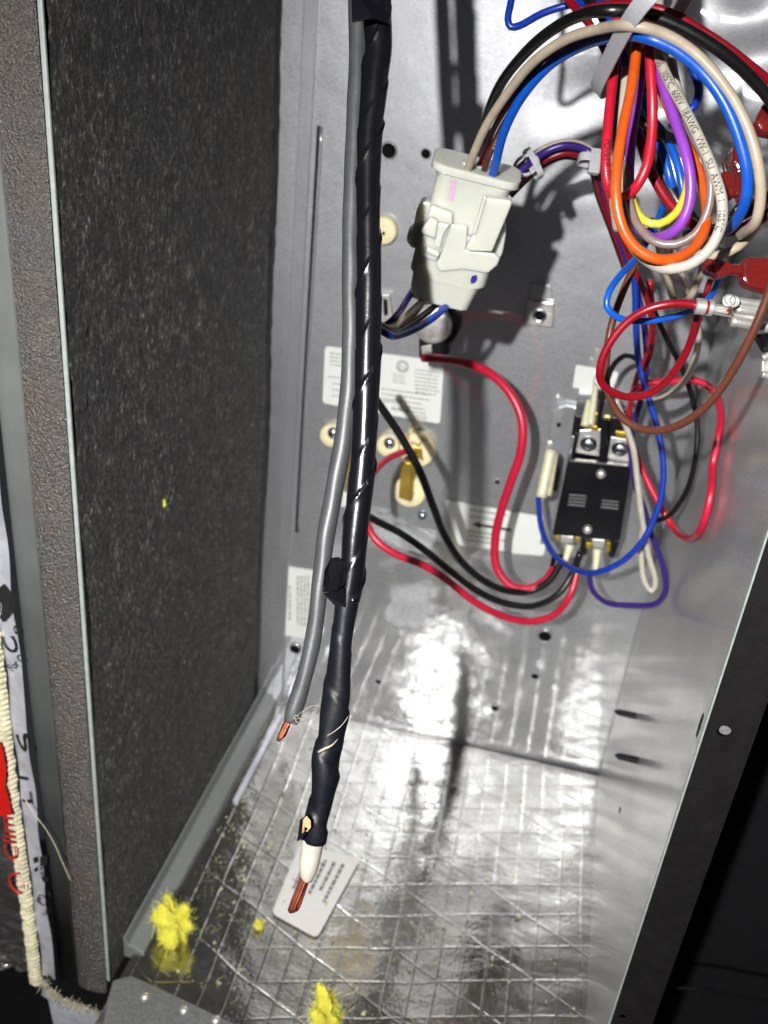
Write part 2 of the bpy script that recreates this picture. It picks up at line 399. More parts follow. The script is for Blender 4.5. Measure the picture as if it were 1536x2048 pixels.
# left wall: black fibrous liner on a slab, with real loose fibres
nx, nz = 60, 170
V, Fc = [], []
for j in range(nz + 1):
    for i in range(nx + 1):
        y = YF + 0.001 + (0.603 - YF) * i / nx; z = ZT * j / nz
        x = XL + 0.0012 * math.sin(y * 40 + z * 11) * math.sin(z * 23 + 2) + RNG.normal(0, 0.00025)
        if i == nx: x -= 0.006
        V.append((x, y, z))
for j in range(nz):
    for i in range(nx): a_ = j * (nx + 1) + i; Fc.append((a_, a_ + nx + 1, a_ + nx + 2, a_ + 1))
left = obj('left_wall', V, Fc, 'liner', kind='structure')
v, f = box((XL - 0.02, YF, 0), (XL - 0.0065, YB, ZT)); obj('side_sheet', v, f, 'galv_side', left, smooth=False)
V, Fc = [], []
for i in range(17000):
    y = RNG.uniform(YF + 0.004, 0.6); z = RNG.uniform(0, ZT) ** 1.0; L = RNG.uniform(0.0015, 0.006); a1 = RNG.normal(math.pi / 2, 0.55)
    d = np.array([RNG.uniform(0, 0.25), math.cos(a1), math.sin(a1)]) * L; x = XL + 0.0006; wd = RNG.uniform(0.00003, 0.00008)
    p = np.array([x, y, z]); n_ = np.array([0, -math.sin(a1), math.cos(a1)]) * wd; k0 = len(V)
    m_ = p + d * 0.5 + np.array([RNG.uniform(0.0001, 0.0012), 0, 0])
    V += [p - n_, p + n_, m_ + n_, m_ - n_, p + d + n_ * .5, p + d - n_ * .5]; Fc += [(k0, k0 + 1, k0 + 2, k0 + 3), (k0 + 3, k0 + 2, k0 + 4, k0 + 5)]
obj('loose_fibres', V, Fc, 'lint', left, kind='stuff')

# right wall, front flange
v, f = box((XR, 0.3412, 0), (XR + 0.0012, YB, ZT)); right = obj('right_wall', v, f, 'galv_side', smooth=False, kind='structure')
v, f = box((XR - 0.0010, 0.3388, 0), (XR - 0.0003, 0.3412, ZT)); obj('raw_edge', v, f, 'pale_edge', right, smooth=False)
def plate_with_holes(x0, x1, z0, z1, y, holes, th, seg=28):
    bm = bmesh.new(); ed = []
    def loop(pts):
        vs = [bm.verts.new((x, y, z)) for x, z in pts]
        for i in range(len(vs)): ed.append(bm.edges.new((vs[i], vs[(i + 1) % len(vs)])))
    loop([(x0, z0), (x1, z0), (x1, z1), (x0, z1)])
    for cx, cz, r in holes: loop([(cx + r * math.cos(2 * math.pi * k / seg), cz + r * math.sin(2 * math.pi * k / seg)) for k in range(seg)])
    bmesh.ops.triangle_fill(bm, edges=ed, use_beauty=True, use_dissolve=False)
    for fc in [fc for fc in bm.faces if any((fc.calc_center_median().x - cx) ** 2 + (fc.calc_center_median().z - cz) ** 2 < (r * 0.98) ** 2 for cx, cz, r in holes)]: bm.faces.remove(fc)
    r_ = bmesh.ops.extrude_face_region(bm, geom=list(bm.faces)); bmesh.ops.translate(bm, vec=(0, th, 0), verts=[g for g in r_['geom'] if isinstance(g, bmesh.types.BMVert)])
    bmesh.ops.recalc_face_normals(bm, faces=bm.faces); bm.verts.index_update()
    V = [tuple(q.co) for q in bm.verts]; Fc = [tuple(q.index for q in fc.verts) for fc in bm.faces]; bm.free(); return V, Fc
h1 = FP(1448, 1463, 0.34); h2 = FP(1245, 2034, 0.34)
v, f = plate_with_holes(XR - 0.0004, XR + 0.0185, 0.0, ZT, 0.34, [(h1[0], h1[2], 0.0029), (h2[0], h2[2], 0.0019)], 0.0011)
fl = thing('wall_flange', None, None, (XR, 0.34, 0)); fl.parent = right; fl.location = Vector((XR, 0.34, 0)) - WLOC[right.name]
fl2 = obj('front_flange', v, f, 'black_paint', fl, smooth=False)
bpy.data.objects.remove(fl) if False else None
v, f = box((XR + 0.0013, 0.352, 0), (XR + 0.0182, 0.353, ZT)); obj('inner_return', v, f, 'galv_side', right, smooth=False)
v, f = box((XR + 0.0186, 0.34, 0), (XR + 0.0196, 0.42, ZT)); obj('outer_return', v, f, 'black_paint', right, smooth=False)
# slot in the right wall
c = RW(1400, 1450); v, f = prism([c + np.array([-.0002, dy, dz]) for dy, dz in [(-.0014, -.006), (.0010, -.0062), (.0018, 0), (.0012, .006), (-.0012, .0062), (-.0018, 0)]], (0.0006, 0, 0)); obj('slot', v, f, 'hole', right)
for px, py, r in [(1240, 1620, .0022), (1237, 1300, .0020), (1252, 1325, .0016)]:
    c = RW(px, py); v, f = lathe(c, (-1, 0, 0), [(-.0005, r), (.0003, r), (.0004, r * .7)], 18); obj('hole', v, f, 'hole', right)
# embossed oval on the right wall and screw tips
def screw_tip(px, py, L, cat_lab):
    c = RW(px, py); path = np.array([c + np.array([-L * t, 0, 0]) for t in np.linspace(0, 1, 40)])
    v, f = tube(path, lambda i, s, th: (0.0021 if s < L * .8 else 0.0021 * (1 - (s - L * .8) / L * 4.2)) + 0.00045 * math.sin(2 * math.pi * s / 0.0014 + th), 12)
    obj('screw', v, f, 'black_pl', tag=(cat_lab, 'screw', 'screw tips poking through the right wall'))
screw_tip(1272, 1432, 0.014, 'upper screw tip poking out of the right wall beside the corner')
screw_tip(1276, 1521, 0.014, 'lower screw tip poking out of the right wall above the foil floor')

# floor: crumpled foil faced board
nx, ny = 190, 190
def wr(x, y):
    return (0.0011 * math.sin(x * 60 + 2 * math.sin(y * 35)) * math.sin(y * 48 + 1.3 * math.sin(x * 41)) + 0.0007 * math.sin(x * 130 - y * 95 + math.sin(y * 160)) + 0.0004 * math.sin(y * 260 + x * 70) * math.sin(x * 190))
V, Fc = [], []
x0, x1, y0, y1 = XL + 0.008, XR + 0.001, 0.300, YB
for j in range(ny + 1):
    for i in range(nx + 1):
        x = x0 + (x1 - x0) * i / nx; y = y0 + (y1 - y0) * j / ny
        e = min(1, (YB - y) / 0.012)
        z = wr(x, y) * e * 0.16 + FS * (y - YB) + 0.0010 * (1 - e) ** 2
        V.append((x, y, z))
for j in range(ny):
    for i in range(nx): a_ = j * (nx + 1) + i; Fc.append((a_, a_ + 1, a_ + nx + 2, a_ + nx + 1))
floor = obj('floor', V, Fc, 'foil', kind='structure')
# front lip with rivets, side angle
lipo = [G(x, y, .0022) for x, y in [(226, 1960), (262, 1950), (345, 1988), (428, 2028), (520, 2072), (520, 2200), (180, 2200), (214, 2000)]]
v, f = prism(lipo, (0, 0, -.004)); lip = obj('front_lip', v, f, 'dusty_lip', floor, smooth=False, bevel=0.0008)
for px, py in [(290, 1993), (368, 2020), (432, 2040)]:
    c = G(px, py, 0.0020); v, f = lathe(c, (0, 0, 1), [(0, .0028), (.0010, .0026), (.0019, .0016), (.0021, .0004)], 18); obj('rivet', v, f, 'silver', floor)
path = catmull([G(250, 1925) + (0, 0, .004), G(330, 1755) + (0, 0, .004), G(420, 1590) + (0, 0, .004), G(528, 1402) + (0, 0, .004)], 0.004)
ang = [(XL + 0.0006, 0.362, 0.0002), (XL + 0.014, 0.362, 0.0002), (XL + 0.0145, 0.362, 0.0092), (XL + 0.004, 0.362, 0.0122), (XL + 0.002, 0.362, 0.018), (XL + 0.0006, 0.362, 0.018)]
v, f = prism(ang, (0, YB - 0.364, 0)); obj('floor_angle', v, f, 'grey_paint', left, smooth=False, bevel=0.0012)
v, f = prism([(XL + .0188, .50, .0003), (XL + .0225, .50, .0003), (XL + .0235, .50, .005), (XL + .0190, .50, .0060)], (0, .105, -.0025)); obj('foil_fold', v, f, 'foil_tape', floor, smooth=False, bevel=0.0006)

# left front post: pale edge, gasket strip, grey jamb, foil tape, fluted insulation edge, foil jacket
v, f = box((XL - 0.0016, YF - 0.0012, 0.0), (XL + 0.0004, YF + 0.0005, ZT)); obj('pale_edge', v, f, 'pale_edge', left, smooth=False, bevel=0.0005)
V, Fc = [], []; nx, nz = 56, 1500
for j in range(nz + 1):
    z = -0.010 + ZT * j / nz; rag = 0.0001 * math.sin(z * 400) + RNG.normal(0, 0.00015)
    for i in range(nx + 1):
        t = i / nx; x = XL - 0.0205 + rag * (1 - t) + t * 0.0188
        y = YF - 0.0014 - 0.0022 * math.sin(math.pi * min(1, max(0, t))) ** 0.5 + RNG.normal(0, 0.00009) + 0.0002 * math.sin(z * 55)
        V.append((x, y, z))
for j in range(nz):
    for i in range(nx): a_ = j * (nx + 1) + i; Fc.append((a_, a_ + 1, a_ + nx + 2, a_ + nx + 1))
gk = obj('door_gasket', V, Fc, 'gasket', tag=('gritty rust-flecked black gasket strip running down beside the black liner', 'gasket'))
jam = [(XL - 0.0202, YF + 0.002)] + [(XL - 0.0268 - 0.0064 * math.cos(math.pi * (1 - q)) * 1.0 * 1.0 - 0.0 if False else XL - 0.0268 + 0.0064 * math.cos(math.pi * q), YF + 0.0005 - (0.0042 * math.sin(math.pi * q) ** .6 if q > .4 else 0.0041)) for q in np.linspace(0, 1, 22)] + [(XL - 0.0332, YF + 0.002)]
v, f = prism([(x, y, -0.008) for x, y in jam], (0, 0, ZT)); obj('door_jamb', v, f, 'jamb_paint', tag=('smooth grey painted steel jamb between gasket and foil tape', 'jamb'))
v, f = box((XL - 0.0490, YF - 0.004, -0.002), (XL - 0.0362, YF - 0.0028, ZT))
tp = thing('foil_tape_strip', 'dull silver foil tape strip printed with black letters at the far left edge', 'tape', (XL - .042, YF - .004, 0))
nz = 160; V, Fc = [], []
for j in range(nz + 1):
    z = -0.006 + (0.62) * j / nz
    for i in range(7):
        t = i / 6; e0 = XL - 0.0425 + 0.0005 * math.sin(z * 90); x = e0 + t * (0.0095 + 0.0004 * math.sin(z * 60))
        V.append((x, YF - 0.0045 - 0.0018 * t + 0.0005 * math.sin(z * 120 + t * 3), z))
for j in range(nz):
    for i in range(6): a_ = j * 7 + i; Fc.append((a_, a_ + 1, a_ + 8, a_ + 7))
obj('tape_face', V, Fc, 'foil_tape', tp)
TY = YF - 0.0078
def tpx(px, py): return FP(px, py, TY)
def tape_word(s, px0, py0, px1, py1, size, mat='ink', parent=tp, y=None):
    a = FP(px0, py0, TY if y is None else y); b = FP(px1, py1, TY if y is None else y); ux = b - a; L = np.linalg.norm(ux); ux /= L; uy = np.cross(ux, np.array([0, 1.0, 0])); uy /= np.linalg.norm(uy)
    v, f = flat_text(s, a, ux, -uy if False else -uy * -1, size, L); obj('printed_letters', v, f, mat, parent, smooth=False)
v, f = prism([FP(-6, 1178, TY), FP(8, 1168, TY), FP(30, 1196, TY), FP(31, 1220, TY), FP(6, 1245, TY), FP(-6, 1225, TY)], (0, .0002, 0)); obj('printed_block', v, f, 'ink', tp, smooth=False)
tape_word('C', 3, 1236, 3, 1206, 0.0028, 'foil_tape', y=TY - .0003); tape_word('C', 40, 1308, 26, 1272, 0.0075); tape_word('0', 42, 1272, 38, 1252, 0.0035)
tape_word('For C', 24, 1344, 50, 1320, 0.0042); tape_word('S', 72, 1508, 54, 1466, 0.008); tape_word('L I', 66, 1612, 54, 1555, 0.006)
for q in ([(80, 1714), (94, 1712), (94, 1730), (80, 1733)], [(82, 1752), (97, 1756), (96, 1762), (86, 1765)], [(66, 1716), (74, 1714), (75, 1724), (68, 1727)], [(68, 1738), (74, 1734), (74, 1742), (69, 1744)], [(93, 1785), (100, 1783), (103, 1797)], [(95, 1948), (110, 1969), (98, 1970)], [(97, 1990), (104, 1968), (92, 1990)]):
    v, f = prism([FP(x, y, TY) for x, y in q], (0, .0002, 0)); obj('printed_block', v, f, 'ink', tp, smooth=False)
tape_word('EX', 90, 1752, 86, 1732, 0.0030); c = FP(84, 1800, TY)
ringp = np.array([c + np.array([.0026 * math.cos(t), 0, .0042 * math.sin(t)]) for t in np.linspace(0, 2 * math.pi, 30)])
v, f = tube(ringp, 0.00028, 6); obj('printed_ring', v, f, 'ink', tp); tape_word('R', 80, 1808, 84, 1794, 0.0026); tape_word('UH', 88, 1832, 104, 1822, 0.0026)
# fluted insulation edge
fe = thing('insulation_board', 'cream fluted edge of insulation wrap between foil tape and printed foil', 'insulation', (XL - .053, YF - .006, 0))
nzr = 900; V, Fc = [], []; nxr = 8
for j in range(nzr + 1):
    z = -0.012 + 0.32 * j / nzr; ph = z / 0.0034 + 0.12 * math.sin(z * 40)
    rib_ = abs(math.sin(math.pi * ph)) ** .55
    for i in range(nxr + 1):
        t = i / nxr; x = XL - 0.0505 + 0.0004 * math.sin(z * 33) + t * 0.0078 + 0.00035 * (rib_ - .5) * (t > .8)
        V.append((x, YF - 0.0058 - 0.0036 * rib_ * min(1, 6 * t, 6 * (1 - t)) - .0008 * math.sin(z * 500 + t * 5) * math.sin(z * 31) + RNG.normal(0, .00012), z))
for j in range(nzr):
    for i in range(nxr): a_ = j * (nxr + 1) + i; Fc.append((a_, a_ + 1, a_ + nxr + 2, a_ + nxr + 1))
obj('fluted_edge', V, Fc, 'fluted', fe)
# foil jacket with red print
fj = thing('foil_jacket', 'crinkled silver duct jacket with red print hanging at the lower left corner', 'foil jacket', (XL - .075, YF - .008, 0))
nx, nz = 40, 150; V, Fc = [], []
for j in range(nz + 1):
    for i in range(nx + 1):
        z = -0.004 + 0.22 * j / nz; t = i / nx; x = XL - 0.0505 - 0.05 * (1 - t)
        q = max(0, 1 - j / 38); cr = 0.0034 * q * math.sin(x * 340 + 3 * math.sin(z * 160)) * math.sin(z * 300) + 0.0012 * math.sin(z * 70 + x * 100) + .002 * math.exp(-((z - 0.06) / .006) ** 2) * math.sin(x * 60)
        V.append((x, YF - 0.0085 - abs(cr) + 0.003 * t ** 6, z + 0.0035 * q * math.sin(x * 160)))
for j in range(nz):
    for i in range(nx): a_ = j * (nx + 1) + i; Fc.append((a_, a_ + 1, a_ + nx + 2, a_ + nx + 1))
obj('foil_sheet', V, Fc, 'foil_bag', fj)
JY = YF - 0.0125
v, f = prism([FP(x, y, JY) for x, y in [(-30, 1478), (0, 1486), (6, 1500), (12, 1540), (10, 1572), (18, 1600), (24, 1630), (0, 1632), (-30, 1630)]], (0, .0002, 0)); obj('red_block', v, f, 'red_print', fj, smooth=False)
def jtext(s, px0, py0, px1, py1, size):
    a = FP(px0, py0, JY); b = FP(px1, py1, JY); ux = b - a; L = np.linalg.norm(ux); ux /= L; uy = np.cross(ux, np.array([0, 1.0, 0])); uy /= np.linalg.norm(uy)
    v, f = flat_text(s, a, ux, uy, size, L); obj('printed_letters', v, f, 'red_print', fj, smooth=False)
jtext('Clim', 36, 1724, 22, 1636, 0.0075); jtext(':', 50, 1785, 50, 1770, 0.004)
c = FP(46, 1770, JY); arc = np.array([c + np.array([-.0085 * math.cos(t), 0, .0085 * math.sin(t)]) for t in np.linspace(-1.3, 1.3, 24)])
v, f = tube(arc, 0.0007, 6); obj('printed_arc', v, f, 'red_print', fj)
# the torn ends below the post
v, f = prism([FP(x, y, YF - .010) for x, y in [(90, 1962), (100, 1978), (125, 1998), (160, 2012), (200, 2030), (225, 2046), (225, 2110), (120, 2110), (96, 2000), (82, 1990)]], (0, .001, 0))
obj('torn_tape_end', v, f, 'foil_tape', tp, smooth=False, bevel=.0003)
V, Fc = [], []
for i in range(900):
    t = RNG.uniform(0, 1)
    edge = [(82, 1965), (100, 1985), (130, 2004), (165, 2016), (200, 2030), (222, 2040)]; k1 = min(4, int(t * 5)); tt = t * 5 - k1
    px = edge[k1][0] * (1 - tt) + edge[k1 + 1][0] * tt; py = edge[k1][1] * (1 - tt) + edge[k1 + 1][1] * tt
    p = FP(px + RNG.normal(0, 3), py + RNG.normal(0, 2.5), YF - .0115); d = RNG.normal(0, .0014, 3); s_ = np.cross(d, [0, 1, 0]); s_ = s_ / (np.linalg.norm(s_) + 1e-9) * .00012; k0 = len(V)
    V += [p - s_, p + s_, p + d + s_, p + d - s_]; Fc.append((k0, k0 + 1, k0 + 2, k0 + 3))
obj('frayed_threads', V, Fc, 'fluted', tp, kind='stuff')
def hairs(name, pts, r, mat, tag, parent=None):
    v, f = tube(catmull(pts, .002), r, 6); return obj(name, v, f, mat, parent, tag=tag)
hairs('fibre_strand', [FP(50, 1598, YF - .012), FP(70, 1630, YF - .013), FP(90, 1656, YF - .012), FP(110, 1690, YF - .011), FP(125, 1725, YF - .010), FP(142, 1762, YF - .009)], .00028, 'fluted', ('loose cream fibre lying across foil tape and grey jamb', 'fibre'))
# dark room beyond the cabinet
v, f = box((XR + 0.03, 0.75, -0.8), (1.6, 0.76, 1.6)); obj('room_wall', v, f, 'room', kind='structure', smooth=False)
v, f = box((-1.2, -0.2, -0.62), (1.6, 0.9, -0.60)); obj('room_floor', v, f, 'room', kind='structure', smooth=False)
v, f = tube(catmull([P(1300, 1978, .7), P(1380, 1976, .7), P(1460, 1990, .7), P(1600, 2015, .7)], .01), .0012, 8)
obj('cable', v, f, 'black', tag=('faint dark cable lying in the dark beyond the black flange', 'cable'))

# ================================================================ WIRES
W = {}
gS = 'wires tied together behind the connector'
gA = 'four wires arching from the white connector through the zip tie'
gB = 'wires leaving the bottom of the connector'
def wire(key, label, col, r_mm, pts, cat='wire', group=None, seg=14, name=None):
    r = r_mm / 1000; q_ = []
    add = {gA: (.093, 7), gB: (.106, 9), gS: (.085, 5)}.get(group)
    if add: pts = [(x, y, z + add[0] * max(0, 1 - i / add[1])) for i, (x, y, z) in enumerate(pts)]
    for p in pts:                                                # keep every bend inside the cabinet
        d = ray(p[0], p[1]) / F; z = p[2]
        if d[0] > 0: z = min(z, (XR - r - .0015) / d[0])
        z = min(z, (YB - YK * XC - r - .0015) / (d[1] - YK * d[0])); q_.append(CAM + d * z)
    if pts[0][1] <= -30: q_.insert(0, q_[0] + (q_[0] - P(pts[0][0], pts[0][1] + 200, pts[0][2])) * 1.6)
    if pts[-1][1] <= -20: q_.append(q_[-1] + (q_[-1] - P(pts[-1][0], pts[-1][1] + 200, pts[-1][2])) * 1.6)
    path = catmull(q_, 0.0022)
    n = len(path)
    # small hand-bent waver
    T, N, Bn = frames(path); s = np.arange(n) * 0.0022
    path = path + N * (0.00025 * np.sin(s * 55 + len(label)))[:, None] + Bn * (0.00025 * np.sin(s * 43 + 2 * len(label)))[:, None]
    v, f = tube(path, r, seg)
    o = obj(name or (WORD.get(col, col) + '_wire'), v, f, col, tag=(label, cat, group)); W[key] = (o, path, r); return o
WORD = dict(dred='red', mred='red', dblue='blue', navy='blue', dpurple='purple', dbrown='brown')
def wprint(key, s, col, size, f0, ang, flip=1):
    o, path, r = W[key]; L = np.linalg.norm(np.diff(path, axis=0), axis=1).sum()
    s0 = L * f0 if not isinstance(f0, tuple) else float(np.concatenate([[0], np.cumsum(np.linalg.norm(np.diff(path, axis=0), axis=1))])[np.argmin(np.linalg.norm(path - P(*f0), axis=1))])
    v, f = path_text(s, path, r, ang, s0, size, flip=flip); obj('printed_text', v, f, col, o, smooth=False)
gA = 'four wires arching from the white connector through the zip tie'
wire('cream_arc', 'cream wire arching from connector over to the right, above the blue one', 'cream', 1.72, [(928, 362, .322), (942, 325, .318), (972, 255, .312), (1012, 192, .308), (1065, 125, .302), (1130, 78, .298), (1200, 55, .297), (1265, 50, .296), (1325, 66, .296), (1390, 108, .297), (1445, 170, .298), (1488, 245, .3), (1512, 320, .302), (1520, 385, .306), (1512, 440, .312), (1480, 470, .33)], group=gA)
wire('brown_arc', 'dark brown wire rising from the middle of the connector', 'dbrown', 1.25, [(962, 365, .325), (972, 330, .322), (995, 275, .327), (1025, 222, .325), (1065, 165, .322), (1120, 105, .32), (1180, 75, .318), (1240, 66, .316), (1300, 75, .33)], group=gA)
wire('maroon_arc', 'maroon wire tucked between cream and brown wires above the connector', 'dred', 1.2, [(950, 362, .329), (966, 318, .326), (990, 255, .322), (1030, 190, .317), (1085, 118, .312), (1140, 82, .311), (1200, 62, .31), (1280, 60, .31)], group=gA)
wire('blue_arc', 'thick blue wire curving from the connector down the right side', 'blue', 1.8, [(980, 372, .318), (992, 330, .317), (1008, 265, .315), (1040, 198, .313), (1095, 132, .31), (1165, 90, .306), (1230, 74, .302), (1290, 76, .299), (1345, 98, .298), (1405, 145, .299), (1452, 210, .3), (1482, 285, .302), (1496, 350, .305), (1492, 400, .31), (1470, 445, .32), (1430, 475, .34)], group=gA)
wire('black_arc', 'thick black wire on the outside of the big arch to the right edge', 'black', 1.95, [(955, 395, .345), (968, 310, .338), (975, 235, .33), (1000, 170, .322), (1040, 115, .315), (1090, 68, .308), (1150, 34, .304), (1215, 22, .303), (1275, 26, .303), (1335, 45, .303), (1400, 78, .304), (1455, 115, .306), (1510, 165, .31), (1570, 235, .315)], group=gA)
wire('red_arc', 'dark red wire skimming above the black arch to the upper right edge', 'dred', 1.4, [(1130, 40, .335), (1180, 16, .33), (1240, 8, .325), (1300, 14, .32), (1350, 30, .318), (1400, 60, .32), (1460, 100, .322), (1560, 180, .33)])
wire('blue_kink', 'blue wire with a sharp kink at the top edge', 'navy', 1.35, [(1028, -60, .37), (1024, 0, .37), (1017, 38, .37), (1022, 52, .37), (1038, 50, .37), (1085, 25, .37), (1140, 8, .368), (1200, 0, .36), (1260, -30, .35)])
wire('red_top', 'red wire dropping behind the arch left of the zip tie', 'dred', 1.4, [(1110, -50, .345), (1135, -5, .345), (1158, 22, .342), (1185, 55, .338), (1215, 110, .338)])
wire('black_top', 'black wire beside the dropping red one at the top edge', 'black', 1.6, [(1150, -50, .35), (1175, -5, .35), (1195, 22, .348), (1225, 80, .345), (1250, 150, .345)])
wire('blue_top', 'short run of blue wire above the arch near the zip tie', 'navy', 1.3, [(1175, -40, .342), (1198, 0, .342), (1212, 25, .338), (1240, 90, .338), (1260, 200, .345)])
gL = 'wire loops hanging below the zip tie'
wire('loopA', 'red wire loop hanging leftmost below the zip tie with black lettering', 'red', 1.72, [(1232, -60, .335), (1236, 30, .335), (1230, 115, .333), (1221, 190, .330), (1213, 270, .327), (1210, 335, .326), (1218, 378, .328), (1242, 396, .332), (1268, 378, .334), (1291, 335, .332), (1301, 285, .328), (1304, 220, .324), (1301, 140, .322), (1297, 60, .322), (1292, -60, .325)], group=gL)
wprint('loopA', 'POWER 60°C  S', 'ink', 0.0019, (1212, 285, .327), -0.2)
wire('loopO', 'large orange wire loop in front of the bundle', 'orange', 1.75, [(1278, -60, .325), (1276, 30, .32), (1272, 100, .318), (1262, 180, .315), (1247, 255, .312), (1236, 330, .31), (1234, 395, .31), (1245, 450, .311), (1270, 492, .312), (1310, 516, .312), (1350, 516, .313), (1388, 495, .316), (1412, 455, .32), (1414, 405, .324), (1400, 345, .328), (1372, 285, .33), (1340, 222, .332), (1318, 160, .333), (1308, 90, .335), (1305, -20, .34)], group=gL)
wire('loopW', 'white wire loop printed 105°C 600V 18AWG, lowest of the hanging loops', 'white', 1.72, [(1322, -60, .325), (1316, 40, .322), (1318, 110, .318), (1336, 160, .313), (1366, 215, .309), (1398, 280, .306), (1426, 345, .304), (1443, 405, .304), (1440, 455, .305), (1415, 502, .307), (1375, 531, .31), (1330, 538, .315), (1290, 520, .325), (1262, 490, .335), (1245, 440, .34), (1240, 380, .343), (1252, 300, .345), (1262, 200, .345)], group=gL)
wprint('loopW', '105   105°C  600V  18AWG  VW-1  SU  AWM  I   105°C', 'ink', 0.0019, (1320, 118, .317), 0.35)
wire('loopP', 'bright purple wire loop beside the printed white one', 'purple', 1.75, [(1312, -60, .335), (1308, 30, .33), (1312, 100, .326), (1325, 160, .322), (1348, 230, .318), (1371, 300, .315), (1382, 360, .315), (1378, 410, .317), (1360, 450, .32), (1335, 470, .325), (1300, 475, .334), (1272, 450, .338), (1261, 400, .34), (1257, 350, .342), (1262, 280, .343), (1275, 200, .345), (1290, 100, .345)], group=gL)
wire('loopY', 'short yellow wire loop inside the purple loop', 'yellow', 1.4, [(1345, 150, .345), (1362, 230, .342), (1374, 305, .336), (1376, 350, .333), (1368, 392, .331), (1348, 428, .33), (1318, 446, .33), (1290, 440, .331), (1274, 418, .334), (1262, 385, .342)], group=gL)
wire('loopT', 'taupe wire loop between the orange and purple loops', 'taupe', 1.45, [(1318, 60, .34), (1330, 130, .335), (1352, 200, .33), (1385, 270, .322), (1412, 325, .318), (1421, 375, .318), (1413, 425, .32), (1388, 468, .322), (1350, 487, .324), (1310, 482, .326), (1278, 452, .329), (1262, 412, .333), (1254, 360, .34), (1258, 280, .348)], group=gL)
wire('strandW', 'white wire straight behind the leftmost orange wire', 'white', 1.5, [(1256, -40, .345), (1255, 60, .342), (1250, 140, .34), (1244, 220, .338), (1238, 300, .338), (1228, 380, .345), (1235, 460, .36)], group=gL)
wire('strandG', 'thin pale wire squeezed between red and white strands', 'taupe', 1.1, [(1240, -40, .35), (1242, 60, .348), (1238, 150, .346), (1232, 230, .345), (1230, 300, .348), (1240, 400, .36)], group=gL)
wire('strandWB', 'cream wire folded behind the printed white loop', 'cream', 1.4, [(1335, 60, .34), (1346, 130, .338), (1358, 180, .34), (1372, 220, .345), (1378, 300, .35), (1384, 380, .355)], group=gL)
wire('blueB1', 'blue wire stub bending behind the zip tie strands on the right', 'navy', 1.6, [(1350, 80, .36), (1380, 130, .36), (1396, 175, .36), (1388, 212, .358), (1370, 228, .36), (1345, 250, .37)], group=gL)
wire('blueB2', 'blue wire pair member nearest the yellow loop', 'blue', 1.5, [(1285, 190, .36), (1300, 230, .36), (1330, 270, .358), (1349, 310, .355), (1360, 350, .354), (1366, 395, .356), (1362, 450, .37)], group=gL)
wire('blueB3', 'blue wire pair member nearest the black bundle', 'blue', 1.7, [(1276, 160, .37), (1285, 215, .368), (1305, 265, .366), (1326, 310, .362), (1340, 360, .362), (1350, 420, .37)], group=gL)
wire('blackB1', 'thick black wire sloping down through the middle of the hanging bundle', 'black', 2.6, [(1290, 60, .37), (1288, 150, .37), (1292, 230, .37), (1308, 300, .366), (1330, 360, .365), (1362, 415, .364), (1400, 460, .366)], group=gL)
wire('blackB2', 'black wire with pale lettering crossing the bundle', 'black', 1.7, [(1262, 225, .352), (1285, 245, .35), (1310, 262, .351), (1340, 275, .353), (1375, 280, .36)], group=gL)
wprint('blackB2', 'AWM 60', 'grey_print', 0.0014, (1266, 230, .352), 0.2)
wire('dredB', 'dark red wire sweeping from the bundle to the right edge', 'dred', 1.85, [(1268, 240, .362), (1285, 300, .358), (1305, 350, .354), (1335, 400, .352), (1375, 440, .348), (1420, 462, .34), (1470, 460, .332), (1515, 440, .325), (1570, 405, .32)])
wire('blackR', 'black printed wire sweeping above the dark red one at the right edge', 'black', 1.7, [(1370, 470, .352), (1405, 466, .346), (1445, 452, .338), (1490, 430, .33), (1525, 405, .325), (1575, 360, .32)])
wprint('blackR', 'AWM VW-1 18', 'grey_print', 0.0016, (1412, 464, .345), 0.3)
wire('creamR', 'cream wire curving under the dark red one at the right', 'cream', 1.6, [(1385, 500, .345), (1410, 510, .342), (1440, 508, .338), (1475, 492, .336), (1505, 460, .338), (1530, 420, .345), (1560, 370, .35)])
wire('greenR', 'dark green wire under the black one at the right', 'green', 1.7, [(1400, 500, .36), (1430, 480, .36), (1460, 450, .358), (1485, 425, .356), (1520, 400, .36)])
wire('creamS', 'short pale wire in front of the dark green one', 'cream', 1.8, [(1440, 480, .37), (1458, 448, .362), (1478, 418, .358), (1500, 402, .36)])
wire('red_inner', 'red wire running down from the left loop behind the orange one', 'dred', 1.3, [(1205, 330, .40), (1212, 385, .40), (1228, 440, .40), (1250, 490, .41), (1270, 540, .42), (1292, 590, .43), (1305, 640, .44), (1303, 700, .46), (1290, 740, .47)])
